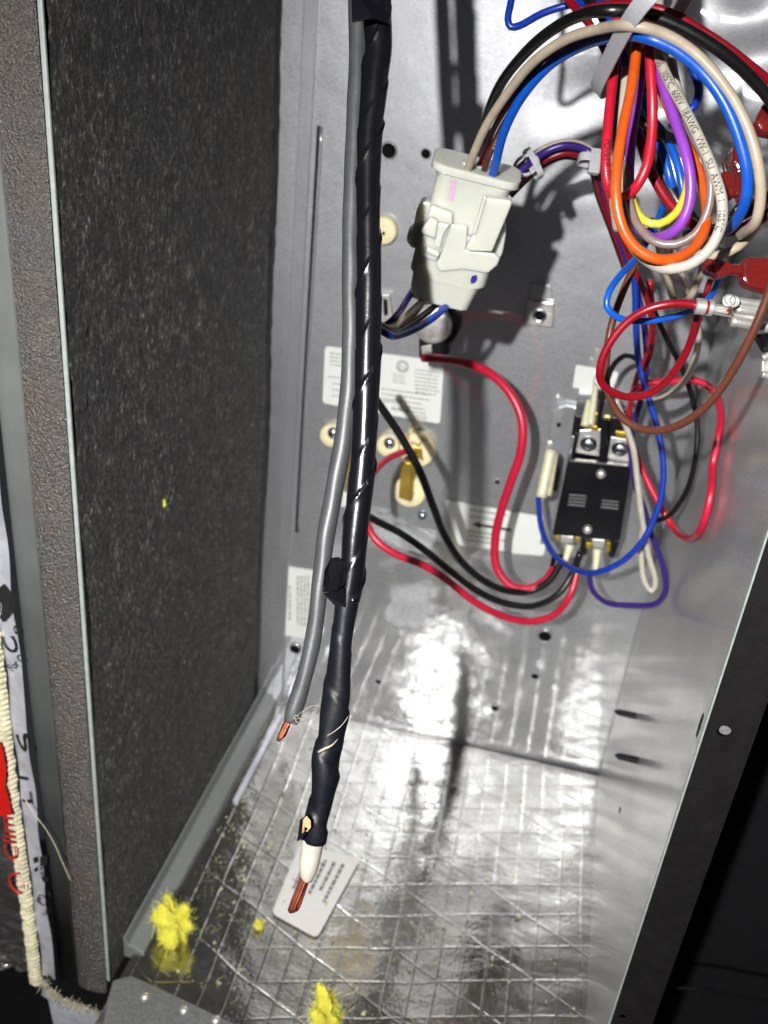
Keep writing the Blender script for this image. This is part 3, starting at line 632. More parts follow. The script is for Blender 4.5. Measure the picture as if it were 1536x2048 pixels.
# lower tangle on the right
wire('blue_low', 'blue wire looping left below the hanging loops', 'blue', 1.2, [(1330, 400, .38), (1300, 470, .37), (1268, 520, .362), (1240, 550, .356), (1218, 585, .352), (1214, 612, .352), (1235, 634, .354), (1280, 641, .356), (1330, 636, .358), (1385, 618, .362), (1420, 590, .37), (1438, 550, .376), (1440, 500, .385)])
wire('red_loop', 'glossy dark red wire loop crimped into the tinned terminal', 'dred', 1.45, [(1398, 612, .338), (1370, 607, .338), (1335, 608, .338), (1295, 618, .340), (1255, 642, .344), (1222, 680, .348), (1201, 725, .352), (1200, 762, .356), (1222, 785, .36), (1262, 796, .364), (1305, 785, .366), (1340, 755, .37), (1372, 705, .374), (1390, 650, .38), (1400, 590, .39)])
wire('brown_loop', 'long brown wire loop sweeping down to the right edge', 'brown', 1.5, [(1300, 460, .39), (1268, 530, .385), (1240, 595, .385), (1222, 650, .385), (1212, 720, .385), (1215, 780, .38), (1240, 830, .375), (1280, 856, .37), (1325, 860, .362), (1375, 842, .352), (1425, 800, .342), (1470, 735, .332), (1505, 665, .324), (1535, 590, .318), (1560, 510, .312)])
wprint('brown_loop', '600V 18 AWG', 'taupe', 0.0015, (1420, 805, .343), 0.2)
wprint('brown_loop', '600V  18 AWG', 'taupe', 0.0015, (1498, 680, .326), 0.2)
wire('blue_bund', 'blue wire running down the middle then hooking under the contactor to its left terminal', 'navy', 1.7, [(1225, 420, .47), (1250, 490, .48), (1268, 560, .49), (1272, 640, .5), (1278, 720, .51), (1296, 790, .515), (1316, 860, .52), (1326, 930, .525), (1322, 990, .53), (1306, 1040, .535), (1282, 1085, .54), (1240, 1125, .55), (1190, 1146, .56), (1145, 1138, .58), (1105, 1105, .6), (1083, 1055, .615), (1077, 995, .625)])
wire('purple_b1', 'purple wire hugging the blue wire down the middle', 'dpurple', 1.7, [(1212, 400, .48), (1232, 460, .49), (1262, 530, .5), (1276, 590, .505), (1290, 660, .51), (1294, 720, .515), (1288, 780, .525), (1274, 830, .535), (1262, 880, .55), (1268, 960, .56), (1288, 1020, .565), (1306, 1080, .57), (1326, 1130, .575), (1332, 1180, .58), (1312, 1208, .59), (1265, 1211, .6), (1215, 1205, .61), (1186, 1180, .62), (1178, 1145, .625)])
wire('white_long', 'cream wire with a narrow hanging loop right of the contactor', 'white', 1.75, [(1232, 800, .53), (1252, 850, .54), (1268, 900, .545), (1276, 970, .55), (1284, 1040, .555), (1296, 1110, .56), (1310, 1165, .565), (1303, 1182, .567), (1290, 1165, .567), (1282, 1110, .565), (1284, 1060, .56)])
wire('white_up', 'white wire curling right of the blue bundle', 'white', 1.7, [(1330, 520, .46), (1350, 600, .47), (1390, 640, .48), (1396, 690, .49), (1380, 745, .5), (1350, 782, .51), (1310, 802, .52), (1270, 790, .53), (1240, 790, .54)])
wire('cream_up', 'cream wire dropping behind the lowest loops', 'cream', 1.6, [(1300, 440, .42), (1318, 500, .43), (1335, 560, .44), (1350, 600, .45), (1375, 600, .44), (1395, 565, .43), (1408, 520, .42), (1415, 460, .41)])
wire('cream_up2', 'second cream wire dropping behind the lowest loops toward the terminal', 'cream', 1.5, [(1340, 480, .45), (1362, 545, .455), (1385, 600, .46), (1400, 640, .47)])
wire('red_rt', 'red wire making a wide V right of the contactor', 'mred', 1.95, [(1262, 790, .52), (1290, 768, .52), (1340, 762, .52), (1392, 760, .52), (1425, 778, .52), (1441, 820, .52), (1438, 870, .52), (1425, 930, .525), (1420, 990, .53), (1404, 1050, .54), (1378, 1078, .55), (1348, 1055, .56), (1318, 1005, .565), (1285, 940, .57), (1262, 880, .575), (1250, 820, .57)])
wire('red_mid', 'red wire beside the blue bundle ending at the right contactor terminal', 'red', 1.6, [(1300, 560, .48), (1305, 640, .49), (1298, 700, .5), (1275, 750, .52), (1262, 800, .54), (1255, 850, .56), (1262, 900, .575)])
wire('red_slope', 'crimson wire sloping down right of the glossy loop', 'dred', 1.4, [(1420, 560, .43), (1402, 620, .43), (1385, 680, .435), (1352, 740, .44), (1318, 775, .45), (1280, 795, .47)])
wire('black_sl', 'black wire sloping down behind the red V wire', 'black', 1.5, [(1300, 600, .5), (1330, 670, .51), (1360, 730, .52), (1382, 790, .53), (1394, 850, .535), (1390, 920, .54), (1372, 985, .55), (1340, 1030, .56), (1312, 1042, .57)])
wire('black_hook', 'black wire hooking over the left contactor terminal', 'black', 1.6, [(1290, 760, .54), (1278, 725, .54), (1252, 712, .55), (1228, 730, .56), (1212, 770, .575), (1200, 820, .59), (1196, 850, .6)])
# second bundle entering from the top right of the connector
gS = 'wires tied together behind the connector'
for key, lab, col, dy, dz in (('s_white', 'white wire outermost in the tied bundle behind the connector', 'cream', -9, 0), ('s_purple', 'purple wire in the tied bundle behind the connector', 'dpurple', -2, -.006), ('s_blue', 'blue wire in the tied bundle behind the connector', 'dblue', 4, .001), ('s_red', 'dark red wire in the tied bundle behind the connector', 'dred', 13, .003), ('s_black', 'black wire innermost in the tied bundle behind the connector', 'black', 19, .009)):
    wire(key, lab, col, 1.6, [(1012 + dy * .4, 372 + dy, .36 + dz), (1045 + dy * .3, 340 + dy, .375 + dz), (1085 + dy * .2, 308 + dy, .395 + dz), (1130, 292 + dy, .41 + dz), (1175 - dy * .3, 304 + dy * .9, .43 + dz), (1202 - dy * .8, 340 + dy * .4, .445 + dz), (1215 - dy, 390, .46 + dz), (1240 - dy, 460, .475 + dz), (1265 - dy * .8, 540, .49 + dz)], group=gS)
def clamp_band(lab, cx_, cy_, z, rx, ang_, wd, group=None, dz=None):
    c = P(cx_, cy_, z); a = math.radians(ang_); R_ = R
    ux = R @ np.array([math.cos(a), math.sin(a), 0]); uy = R @ np.array([-math.sin(a), math.cos(a), 0]); uz = R @ np.array([0, 0, 1.0])
    V, Fc = [], []; n = 48
    for i in range(n):
        t = 2 * math.pi * i / n; ct_, st_ = math.cos(t), math.sin(t); q = c + ux * rx * math.copysign(abs(ct_) ** .5, ct_) + uz * (dz or rx * 0.62) * math.copysign(abs(st_) ** .5, st_); o_ = (ux * math.cos(t) + uz * math.sin(t)) * 0.0009
        for e in ((-wd / 2, 0), (wd / 2, 0), (wd / 2, 1), (-wd / 2, 1)): V.append(q + uy * e[0] + o_ * e[1])
    for i in range(n):
        for j in range(4): k2 = (j + 1) % 4; i2 = (i + 1) % n; Fc.append((i * 4 + j, i * 4 + k2, i2 * 4 + k2, i2 * 4 + j))
    t_ = thing('zip_tie', lab, 'zip tie', c, group)
    obj('strap', V, Fc, 'tie', t_, bevel=0.0002, smooth=False)
    return t_, c, ux, uy, uz
t_, c, ux, uy, uz = clamp_band('large milky zip tie cinching the big wire arch at the top', 1291, 62, .318, 0.0140, -37, .0056, dz=.034)
hd = c + ux * 0.0125 - uz * .012 + uy * .0
v, f = prism([hd + ux * a - uz * .004 + uy * b for a, b in ((-.001, -.0036), (.003, -.0036), (.003, .0036), (-.001, .0036))], uz * .005); obj('lock_head', v, f, 'tie', t_, smooth=False, bevel=.0005)
t_, c, ux, uy, uz = clamp_band('small clear zip tie with a looped tail just right of the connector', 1066, 328, .435, 0.0062, 62, .0028)
lp = np.array([c + ux * (.004 * math.cos(t)) + uy * (.004 + .0055 * math.sin(t)) - uz * .004 for t in np.linspace(0, 2 * math.pi, 30)])
v, f = tube(lp, .0008, 8); obj('strap_tail', v, f, 'tie', t_)
t_, c, ux, uy, uz = clamp_band('dull zip tie with a square head left of the red loop', 1190, 322, .435, 0.0068, 8, .0036)
v, f = prism([c + ux * a - uz * .005 + uy * b for a, b in ((-.003, -.004), (.002, -.004), (.002, .007), (-.003, .007))], uz * .004); obj('lock_head', v, f, 'tie', t_, smooth=False, bevel=.0006)
# wires leaving the bottom of the connector, turning back behind the taped cable
gB = 'wires leaving the bottom of the connector'
for key, lab, col, r, pts in (
    ('b_pur', 'purple wire leaving the left bottom corner of the connector', 'dpurple', 1.45, [(840, 545, .347), (828, 575, .348), (812, 602, .35), (800, 622, .352), (785, 640, .358), (765, 655, .37), (735, 660, .39)]),
    ('b_crm', 'cream wire leaving the bottom of the connector and turning left', 'cream', 1.6, [(868, 570, .346), (848, 600, .346), (826, 622, .348), (805, 642, .35), (786, 656, .354), (770, 656, .36), (745, 640, .375), (720, 630, .39)]),
    ('b_red', 'dark red wire leaving the bottom of the connector', 'dred', 1.2, [(865, 580, .353), (845, 605, .353), (828, 628, .355), (805, 650, .358), (780, 660, .365), (745, 655, .38)]),
    ('b_blk', 'black wire leaving the bottom of the connector', 'black', 1.5, [(885, 590, .348), (868, 612, .348), (843, 632, .349), (815, 652, .352), (790, 664, .355), (770, 662, .36), (740, 648, .375)]),
    ('b_blu', 'royal blue wire curving lowest beneath the connector', 'navy', 1.6, [(905, 590, .345), (892, 612, .344), (865, 635, .345), (835, 654, .348), (805, 667, .351), (784, 671, .354), (770, 664, .36), (745, 650, .372), (720, 640, .39)])):
    wire(key, lab, col, r, pts, group=gB)
# heavy wires near the back panel
wire('red_heavy1', 'thick red wire curving from the round limit switch down to the contactor', 'mred', 2.75, [(846, 716, .62), (880, 718, .612), (925, 724, .60), (980, 746, .59), (1022, 788, .585), (1044, 840, .585), (1042, 900, .59), (1022, 960, .6), (1002, 1020, .61), (990, 1080, .62), (994, 1135, .625), (1025, 1172, .625), (1065, 1174, .625), (1095, 1155, .625), (1112, 1125, .62)])
wire('red_heavy2', 'red wire running from the lower ceramic post under the cables to the contactor', 'mred', 2.2, [(812, 902, .63), (785, 912, .62), (755, 936, .6), (735, 975, .58), (732, 1030, .57), (745, 1072, .565), (780, 1103, .565), (845, 1130, .57), (895, 1160, .58), (945, 1200, .59), (1000, 1230, .6), (1060, 1243, .61), (1110, 1228, .615), (1140, 1190, .62), (1155, 1140, .62)])
wire('black_heavy1', 'heavy black wire slanting from behind the taped cable past the brass blade', 'black', 2.3, [(725, 760, .52), (762, 815, .53), (798, 868, .54), (838, 940, .55), (866, 1010, .57), (892, 1075, .59), (922, 1122, .6), (965, 1160, .61), (1015, 1182, .62), (1060, 1182, .625), (1100, 1160, .62), (1128, 1110, .615)])
wire('black_heavy2', 'lower black wire looping beneath the first toward the contactor', 'black', 2.1, [(715, 1020, .54), (755, 1042, .55), (800, 1065, .56), (850, 1100, .57), (900, 1142, .585), (950, 1180, .6), (1005, 1205, .61), (1060, 1212, .615), (1110, 1192, .62), (1140, 1155, .62), (1160, 1105, .615)])

wprint('brown_arc', 'AWM 1015 18AWG', 'cream', 0.0014, (985, 290, .40), 0.3)
# ================================================================ CABLES IN THE FOREGROUND
tc = thing('taped_cable', 'thick cable wrapped in glossy black vinyl tape ending in bare copper strands', 'cable', P(620, 1690, .33))
pts = [(760, -620, 54), (754, -300, 54), (752, -60, 56), (752, 0, 56), (755, 50, 56), (757, 95, 54), (751, 150, 53), (746, 205, 50), (740, 260, 48), (738, 330, 47), (737, 450, 47), (738, 560, 48), (737, 650, 49), (735, 750, 49), (731, 840, 49), (725, 930, 49), (717, 1010, 48), (709, 1090, 47), (705, 1150, 46), (696, 1200, 46)]
def cable_path(pts, z0, z1):
    n = len(pts); q = [np.concatenate([P(x, y, z0 + (z1 - z0) * i / (n - 1)), [w / 2 * (z0 + (z1 - z0) * i / (n - 1)) / F]]) for i, (x, y, w) in enumerate(pts)]
    c = catmull(q, 0.0009); return c[:, :3], c[:, 3]
pa, ra = cable_path(pts, .325, .331)
def wrapA(i, s, th):
    ph = (s / 0.038 - th / (2 * math.pi)) % 1.0; ph2 = (s / 0.038 - th / (2 * math.pi) + 0.42 + 0.05 * math.sin(s * 40)) % 1.0
    step = 0.00050 * (1 - ph) + 0.00036 * (1 - ph2)
    edge = 0.00035 * math.exp(-(ph / 0.035) ** 2)
    return ra[i] * 0.93 + step + edge + 0.00016 * math.sin(2 * th + s * 50) * math.sin(s * 40)
v, f = tube(pa, wrapA, 72, up=CAM - pa[0]); obj('upper_tape_wrap', v, f, 'tape', tc)
pts = [(699, 1175, 47), (692, 1215, 48), (687, 1250, 47), (681, 1300, 48), (676, 1350, 50), (673, 1395, 53), (668, 1430, 53), (663, 1462, 50), (659, 1490, 52), (653, 1515, 56), (651, 1550, 57), (646, 1580, 52), (641, 1610, 49), (633, 1640, 49), (628, 1668, 50), (626, 1682, 48)]
pb, rb = cable_path(pts, .331, .334)
def wrapB(i, s, th):
    ph = (s / 0.019 + th / (2 * math.pi) + 0.12 * math.sin(s * 60)) % 1.0
    amp = 0.00035 + 0.0005 * max(0, min(1, (s - 0.025) / 0.02))
    st = amp * (1 - ph) * min(1, ph / .06)
    return rb[i] * 0.93 + st + 0.00035 * math.sin(2 * th + s * 110) * min(1, s / .03)
v, f = tube(pb, wrapB, 72, up=CAM - pb[0]); obj('lower_tape_wrap', v, f, 'tape_dull', tc)
# flag ends of the tape
def flap(name, pix, z, thick, mat, parent, cam_off=0.0):
    v, f = prism([P(x, y, z + dz_) for x, y, dz_ in pix], R @ np.array([0, 0, thick])); return obj(name, v, f, mat, parent, smooth=False, bevel=thick * .3)
flap('tape_flag', [(645, 1182, 0), (649, 1140, .0), (662, 1116, .003), (676, 1114, .004), (690, 1122, .004), (688, 1170, .002), (672, 1183, -.001), (648, 1184, -.002)], .3225, .0012, 'tape', tc)
flap('tape_flag', [(645, 1186, 0), (674, 1181, -.001), (690, 1175, 0), (692, 1215, .002), (668, 1210, .001)], .325, .0006, 'tape', tc)
flap('tape_flag', [(702, -30, 0), (782, -30, 0), (783, 28, 0), (778, 46, 0), (745, 36, -.002), (704, 44, 0)], .3165, .0008, 'tape', tc)
flap('tape_flag', [(600, 1640, 0), (612, 1632, -.001), (622, 1645, -.001), (612, 1668, 0), (606, 1676, 0), (594, 1684, .001)], .3265, .0005, 'tape', tc)
flap('paper_patch', [(606, 1640, 0), (613, 1632, -.001), (621, 1641, -.001), (622, 1655, 0), (614, 1664, 0), (610, 1662, .001), (604, 1668, 0)], .3255, .0004, 'tan', tc)
hp = catmull([P(637, 1504, .3268), P(650, 1497, .3255), P(663, 1491, .3258), P(676, 1478, .328)], .001); v, f = tube(hp, np.linspace(.0005, .0002, len(hp)), 8); obj('pale_tape_edge', v, f, 'cream', tc)
hp = catmull([P(654, 1472, .3268), P(670, 1462, .3258), P(684, 1450, .326), P(697, 1432, .328)], .001); v, f = tube(hp, .00012, 6); obj('pale_tape_edge', v, f, 'white', tc)
pts = [(629, 1660, 44), (626, 1680, 45), (623, 1700, 43), (619, 1725, 40), (616, 1745, 34), (614, 1762, 20)]
pc, rc = cable_path(pts, .334, .335); 
def ins(i, s, th): return rc[i] * (1 + .04 * math.sin(2 * th)) 
v, f = tube(pc, ins, 40); obj('white_insulation', v, f, 'white', tc)
def strands(parent, top, bot, w0, w1, z, n1, rr_, sd):
    rg = random.Random(sd)
    for k_ in range(n1):
        a_ = k_ / n1 * 2 * math.pi + .3; rad0 = w0 * (0.62 if k_ else 0); rad1 = w1 * (0.62 if k_ else 0)
        p = []
        for t in np.linspace(0, 1, 6):
            w_ = rad0 * (1 - t) + rad1 * t; aa = a_ + t * .5
            p.append(P(top[0] * (1 - t) + bot[0] * t + math.cos(aa) * w_ + rg.uniform(-.5, .5), top[1] * (1 - t) + bot[1] * t + (rg.uniform(-5, 5) if t == 1 else 0) + math.sin(aa) * 2, z - math.sin(aa) * w_ * z / F))
        v, f = tube(catmull(p, .002), rr_, 10); obj('copper_strand', v, f, 'copper', parent)
strands(tc, (615, 1742), (586, 1822), 12, 12, .335, 8, .00072, 3)
gc = thing('grey_cable', 'grey sheathed cable hanging beside the taped one, copper tip cut short', 'cable', P(575, 1440, .34))
pts = [(724, -620, 38), (718, -300, 38), (716, -60, 40), (716, 20, 40), (716, 100, 36), (712, 200, 36), (708, 300, 36), (704, 400, 36), (702, 500, 36), (702, 600, 36), (702, 680, 36), (699, 760, 36), (692, 840, 37), (683, 900, 37), (674, 950, 37), (663, 1010, 36), (652, 1070, 36), (646, 1120, 35), (639, 1180, 34), (632, 1240, 33), (622, 1300, 33), (611, 1345, 33), (598, 1390, 34), (587, 1425, 34), (582, 1444, 30)]
pd, rd = cable_path(pts, .338, .342)
v, f = tube(pd, lambda i, s, th: rd[i] + .00006 * math.sin(s * 300 + th * 2), 40); obj('grey_sheath', v, f, 'grey', gc)
strands(gc, (578, 1440), (561, 1478), 8, 8, .342, 7, .0007, 5)
for k_ in range(5):
    a_ = RNG.uniform(0, 1); p0 = P(575 + 22 * a_, 1440 - 5 * a_, .338); pth = [p0]
    for j in range(4): pth.append(pth[-1] + RNG.normal(0, .0022, 3) + np.array([.0018, 0, .0004]))
    v, f = tube(catmull(pth, .001), .00007, 5); obj('white_wisp', v, f, 'white', gc)
# sleeve of dark cable over the top
# ================================================================ WHITE CONNECTOR
KS = 1.29
O = P(953, 338, .410); Bt = P(884, 592, .445); AX = (Bt - O); LEN = np.linalg.norm(AX); AX /= LEN
RT = P(1035, 352, .41) - P(872, 320, .41); RT -= AX * (RT @ AX); RT /= np.linalg.norm(RT); NT_ = np.cross(AX, RT)
if NT_ @ (CAM - O) < 0: NT_ = -NT_
def loc(x, y, z): return O + (RT * x + AX * y + NT_ * z) * KS / 1000      # mm
def cpix(px, py, off=10.0):                                                        # pixel -> plane off mm in front of the connector axis
    d = ray(px, py); t = ((O - CAM) @ NT_ + off * KS / 1000) / (d @ NT_); return CAM + d * t
def loft(rings, n=8):
    """rings: (y, halfx, halfz, corner, cx, cz) mm"""
    V, Fc = [], []; per = 4 * (n + 1)
    for (y, hx, hz, cr, cx, cz) in rings:
        for q in range(4):
            sx = (1, -1, -1, 1)[q]; sz = (1, 1, -1, -1)[q]
            for j in range(n + 1):
                t = math.pi / 2 * (q + j / n); V.append(loc(cx + sx * (hx - cr) + cr * math.cos(t), y, cz + sz * (hz - cr) + cr * math.sin(t)))
    for i in range(len(rings) - 1):
        for j in range(per): k2 = (j + 1) % per; Fc.append((i * per + j, i * per + k2, (i + 1) * per + k2, (i + 1) * per + j))
    Fc.append(tuple(range(per))); Fc.append(tuple(range(len(rings) * per - 1, (len(rings) - 1) * per - 1, -1)))
    return V, Fc
cn = thing('wire_connector', 'milky white two-part nylon connector joining cream, brown and blue wires', 'connector', O)
v, f = loft([(0.2, 12.6, 7.2, 4.5, 0, 0), (0, 13.2, 8.0, 4.5, 0, 0), (2, 13.2, 8.0, 4.5, 0, 0), (3.2, 12.2, 7.6, 4.2, 0, 0), (26, 12.0, 7.6, 4.2, 0, 0)]); obj('plug_housing', v, f, 'nylon', cn, bevel=.0004)
v, f = loft([(-1.2, 14.4, 9.2, 5, 0, 0), (1.2, 14.4, 9.2, 5, 0, 0)]); obj('plug_flange', v, f, 'nylon', cn, bevel=.0003, smooth=False)
L_ = LEN * 1000 / KS
v, f = loft([(19.0, 13.0, 8.6, 4.6, 0, 0), (19.5, 13.4, 9.0, 4.6, 0, 0), (36, 13.2, 9.0, 4.4, 0, 0), (37, 11.6, 8.6, 3.6, -.4, 0), (L_ - 1, 10.6, 8.2, 3.4, -.8, 0), (L_, 10.2, 7.8, 3.2, -.8, 0)]); obj('receptacle_housing', v, f, 'nylon', cn, bevel=.0004)
def cplate(name, pix, off, th, mat='nylon', bevel=.0009):
    v, f = prism([cpix(x, y, off) for x, y in pix], -NT_ * th * KS / 1000); return obj(name, v, f, mat, cn, smooth=False, bevel=bevel)
cplate('side_wing', [(843, 404), (858, 404), (876, 420), (860, 480), (846, 502), (822, 496), (812, 482), (815, 466), (826, 458), (832, 425)], 5.5, 6)
cplate('side_wing', [(1009, 452), (1012, 470), (1005, 508), (999, 520), (984, 522), (990, 470), (1000, 440)], 5.0, 7)
cplate('latch_frame', [(862, 412), (905, 428), (905, 446), (896, 470), (884, 505), (872, 524), (858, 520), (840, 510), (844, 470)], 10.2, 3.4)
cplate('latch', [(860, 436), (876, 444), (870, 480), (848, 470), (840, 464)], 12.6, 3.2)
cplate('latch', [(874, 446), (900, 450), (888, 470), (880, 500), (868, 494), (870, 470)], 11.6, 2.2)
cplate('latch', [(854, 494), (880, 506), (876, 518), (852, 506)], 11.8, 2.0)
cplate('latch_tab', [(966, 396), (1022, 402), (1024, 408), (984, 504), (936, 503), (932, 496), (946, 470)], 12.4, 3.6)
cplate('latch_stem', [(968, 392), (974, 396), (952, 470), (944, 470)], 13.2, 2.0)
cplate('collar_edge', [(880, 428), (905, 450), (935, 452), (932, 500), (990, 508), (1000, 518), (994, 532), (975, 548), (955, 545), (925, 540), (880, 545), (872, 532), (885, 500), (890, 470)], 9.9, 1.6)
cplate('pink_mark', [(904, 362), (911, 360), (905, 402), (898, 400)], 7.75, .1, 'pink', 0)
cplate('blue_pen_mark', [(944, 553), (953, 551), (954, 558), (949, 566), (942, 567), (941, 560)], 10.2, .5, 'blue_dot', 0)
# wire sockets on top
for px, py, rr_ in ((931, 345, .0026), (963, 350, .002), (985, 356, .0026), (950, 341, .002)):
    c = cpix(px, py, 2); c = c - AX * ((c - O) @ AX + .0008); v, f = lathe(c, -AX, [(-.001, rr_), (.0016, rr_), (.0016, rr_ * .7)], 20); obj('wire_socket', v, f, 'nylon', cn)

# ================================================================ TERMINALS AT THE RIGHT
def tplate(parent, name, pix, z, th, mat, bevel=.0003):
    v, f = prism([P(x, y, z) for x, y in pix], R @ np.array([0, 0, th])); return obj(name, v, f, mat, parent, smooth=False, bevel=bevel)
def bar(parent, name, a, b, z, r, mat, seg=16, za=None, sq=None):
    p = np.array([P(a[0] * (1 - t) + b[0] * t, a[1] * (1 - t) + b[1] * t, z) for t in np.linspace(0, 1, 14)]); v, f = tube(p, r, seg); return obj(name, v, f, mat, parent)
t1 = thing('crimp_terminal', 'tinned crimp terminal on the end of the glossy dark red loop', 'terminal', P(1430, 618, .336))
bar(t1, 'insulation_crimp', (1392, 612), (1410, 614), .3365, .0028, 'silver'); bar(t1, 'crimp_ring', (1411, 614), (1417, 615), .3365, .0024, 'dred')
bar(t1, 'insulation_crimp', (1416, 615), (1424, 616), .3365, .0029, 'silver')
bar(t1, 'wire_barrel', (1422, 617), (1462, 624), .3365, .0019, 'silver'); bar(t1, 'barrel_seam', (1424, 613), (1456, 618), .3345, .0005, 'silver'); bar(t1, 'barrel_seam', (1424, 620), (1456, 626), .3345, .0005, 'silver')
c = P(1456, 602, .334); v, f = lathe(c, -(R @ np.array([0, 0, 1.])), [(0, .0022), (.0012, .0022), (.0012, .0014), (.0004, .0012)], 20); obj('locking_eyelet', v, f, 'silver', t1)
c = P(1466, 604, .334); v, f = lathe(c, -(R @ np.array([0, 0, 1.])), [(0, .0020), (.0012, .0020), (.0012, .0014), (.0004, .0012)], 20); obj('locking_eyelet', v, f, 'silver', t1)
for k_ in range(5): bar(t1, 'copper_strand', (1452, 617 + k_ * 2.6), (1464 + k_ % 2, 618 + k_ * 2.6), .3345, .0003, 'copper', 6)
t2 = thing('tab_receptacle', 'broad tinned tab receptacle running off the right edge behind the brown wire', 'terminal', P(1500, 625, .34))
tplate(t2, 'receptacle_body', [(1464, 600), (1470, 596), (1590, 612), (1582, 668), (1500, 655), (1462, 648), (1460, 632)], .341, .002, 'silver')
bar(t2, 'rolled_edge', (1468, 602), (1590, 618), .3385, .0016, 'silver'); bar(t2, 'rolled_edge', (1462, 642), (1585, 662), .3385, .0018, 'silver'); bar(t2, 'rolled_edge', (1472, 618), (1590, 635), .3395, .0014, 'silver')
def flagterm(lab, pixs, z, ins, group='red insulated push-on terminals'):
    t = thing('push_on_terminal', lab, 'terminal', P(pixs[0][0][0], pixs[0][0][1], z), group)
    for nm, pp, th, dz_ in [(('sleeve', 'neck', 'housing')[min(i, 2)], p_, (.006, .0045, .006)[min(i, 2)], 0) for i, p_ in enumerate(pixs)]:
        tplate(t, nm, pp, z + dz_, th, 'red_clear', .0011)
    for a_, b_ in ins: bar(t, 'metal_insert', a_, b_, z + .003, .0013, 'copper')
    return t
flagterm('red push-on terminal just above the tinned terminal', [[(1412, 520), (1416, 516), (1455, 522), (1470, 530), (1462, 548), (1445, 552), (1415, 540)], [(1458, 526), (1492, 528), (1490, 550), (1456, 544)], [(1486, 522), (1498, 513), (1545, 514), (1545, 584), (1518, 578), (1494, 570), (1486, 556)]], .338, [((1465, 534), (1530, 545)), ((1500, 560), (1535, 566))])
flagterm('red push-on terminal under the blue arch near the right edge', [[(1446, 338), (1462, 342), (1478, 352), (1475, 392), (1452, 395), (1446, 370)], [(1470, 350), (1486, 355), (1484, 392), (1470, 390)], [(1482, 352), (1505, 356), (1504, 400), (1480, 398)]], .335, [((1455, 368), (1500, 376))])
flagterm('dark red terminal with rounded top behind the upper blue arch', [[(1468, 292), (1478, 284), (1492, 284), (1500, 300), (1500, 345), (1480, 342), (1466, 325)], [(1478, 318), (1500, 320), (1498, 350), (1474, 346)]], .352, [((1472, 320), (1498, 330))])
flagterm('red terminal cut by the right edge beside the cream arch', [[(1512, 240), (1530, 205), (1560, 190), (1560, 270), (1522, 262)], [(1528, 205), (1560, 180), (1560, 215), (1532, 235)]], .33, [((1524, 236), (1550, 210))])
t3 = thing('lug_terminal', 'small shiny lug cut off by the right edge below the brown wire', 'terminal', P(1535, 725, .35))
tplate(t3, 'lug_body', [(1526, 712), (1560, 690), (1560, 760), (1524, 752)], .35, .002, 'silver'); bar(t3, 'lug_edge', (1525, 716), (1560, 700), .348, .0012, 'silver')
bar(t3, 'lug_edge', (1524, 748), (1560, 756), .348, .0012, 'silver')
t4 = thing('black_socket', 'dark tilted socket in shadow at the right edge below the tab receptacle', 'socket', P(1530, 680, .37))
tplate(t4, 'socket_body', [(1512, 668), (1560, 664), (1560, 712), (1530, 700)], .365, .004, 'black_pl')
v, f = tube(catmull([P(1458, 352, .37), P(1448, 330, .37), P(1462, 315, .37), P(1485, 318, .37)], .002), .0009, 8); obj('brown_lead', v, f, 'dbrown', tag=('short brown lead curling above the red terminal', 'wire'))

# ================================================================ ITEMS ON THE BACK PANEL
def bdisc(name, px, py, prof, mat, parent, off=0.0, seg=36, tag=None):
    c = B(px, py, off); v, f = lathe(c, (0, -1, 0), prof, seg); return obj(name, v, f, mat, parent, tag=tag)
def bplate(parent, name, pix, off, th, mat, bevel=.0004, tag=None):
    v, f = prism([B(x, y, off) for x, y in pix], (0, th, 0)); return obj(name, v, f, mat, parent, smooth=False, bevel=bevel, tag=tag)
def pxm(n, py=800): return n * np.linalg.norm(B(901, py) - B(900, py))
def screwhead(parent, px, py, r, off, mat='steel', name='screw_head'):
    c = B(px, py, off); v, f = lathe(c, (0, -1, 0), [(-.001, r * 1.25), (0, r * 1.25), (.0006, r * 1.2), (.0006, r), (.0026, r * .97), (.0032, r * .8)], 6 if False else 24); o = obj(name, v, f, mat, parent)
    v, f = box((c[0] - r * .7, c[1] - .0036, c[2] - r * .12), (c[0] + r * .7, c[1] - .003, c[2] + r * .12)); obj('screw_slot', v, f, 'hole', parent, smooth=False)
    return o
def post(px, py, rpx, lab, screw=True, extra=None, h=.007, grp='cream ceramic insulators'):
    r = pxm(rpx, py); t = thing('ceramic_insulator', lab, 'insulator', B(px, py), grp)
    bdisc('ceramic_disc', px, py, [(-.001, r), (h * .7, r), (h * .92, r * .96), (h, r * .88), (h, r * .3)], 'ceramic', t)
    if screw: screwhead(t, px, py, r * .42, h)
    return t, r
c1, r1 = post(770, 458, 28, 'ceramic insulator highest on the panel, half hidden by the taped cable', False); bdisc('centre_hole', 772, 462, [(0, .0011), (.0074, .0011), (.0074, .0004)], 'hole', c1)
post(667, 866, 24, 'ceramic insulator peeking out left of the grey cable')
post(779, 886, 23, 'small ceramic insulator with a screw, left of the melted one')
c4, r4 = post(838, 893, 36, 'larger ceramic insulator with a melted, stained face', False, h=.009)
for k_ in range(7):
    a_ = RNG.uniform(0, 6.28); p0 = np.array([838 + 12 * math.cos(a_) - 6, 880 + 12 * math.sin(a_)]); pth = [B(p0[0], p0[1], .0098)]
    for j in range(3): p0 = p0 + RNG.normal(0, 9, 2); pth.append(B(p0[0], p0[1], .0098))
    v, f = tube(catmull(pth, .001), .0008, 8); obj('melted_ridge', v, f, 'ceramic' if k_ < 3 else 'tan', c4)
bplate(c4, 'brass_tab', [(826, 893), (842, 896), (846, 922), (830, 915)], .012, .001, 'brass')
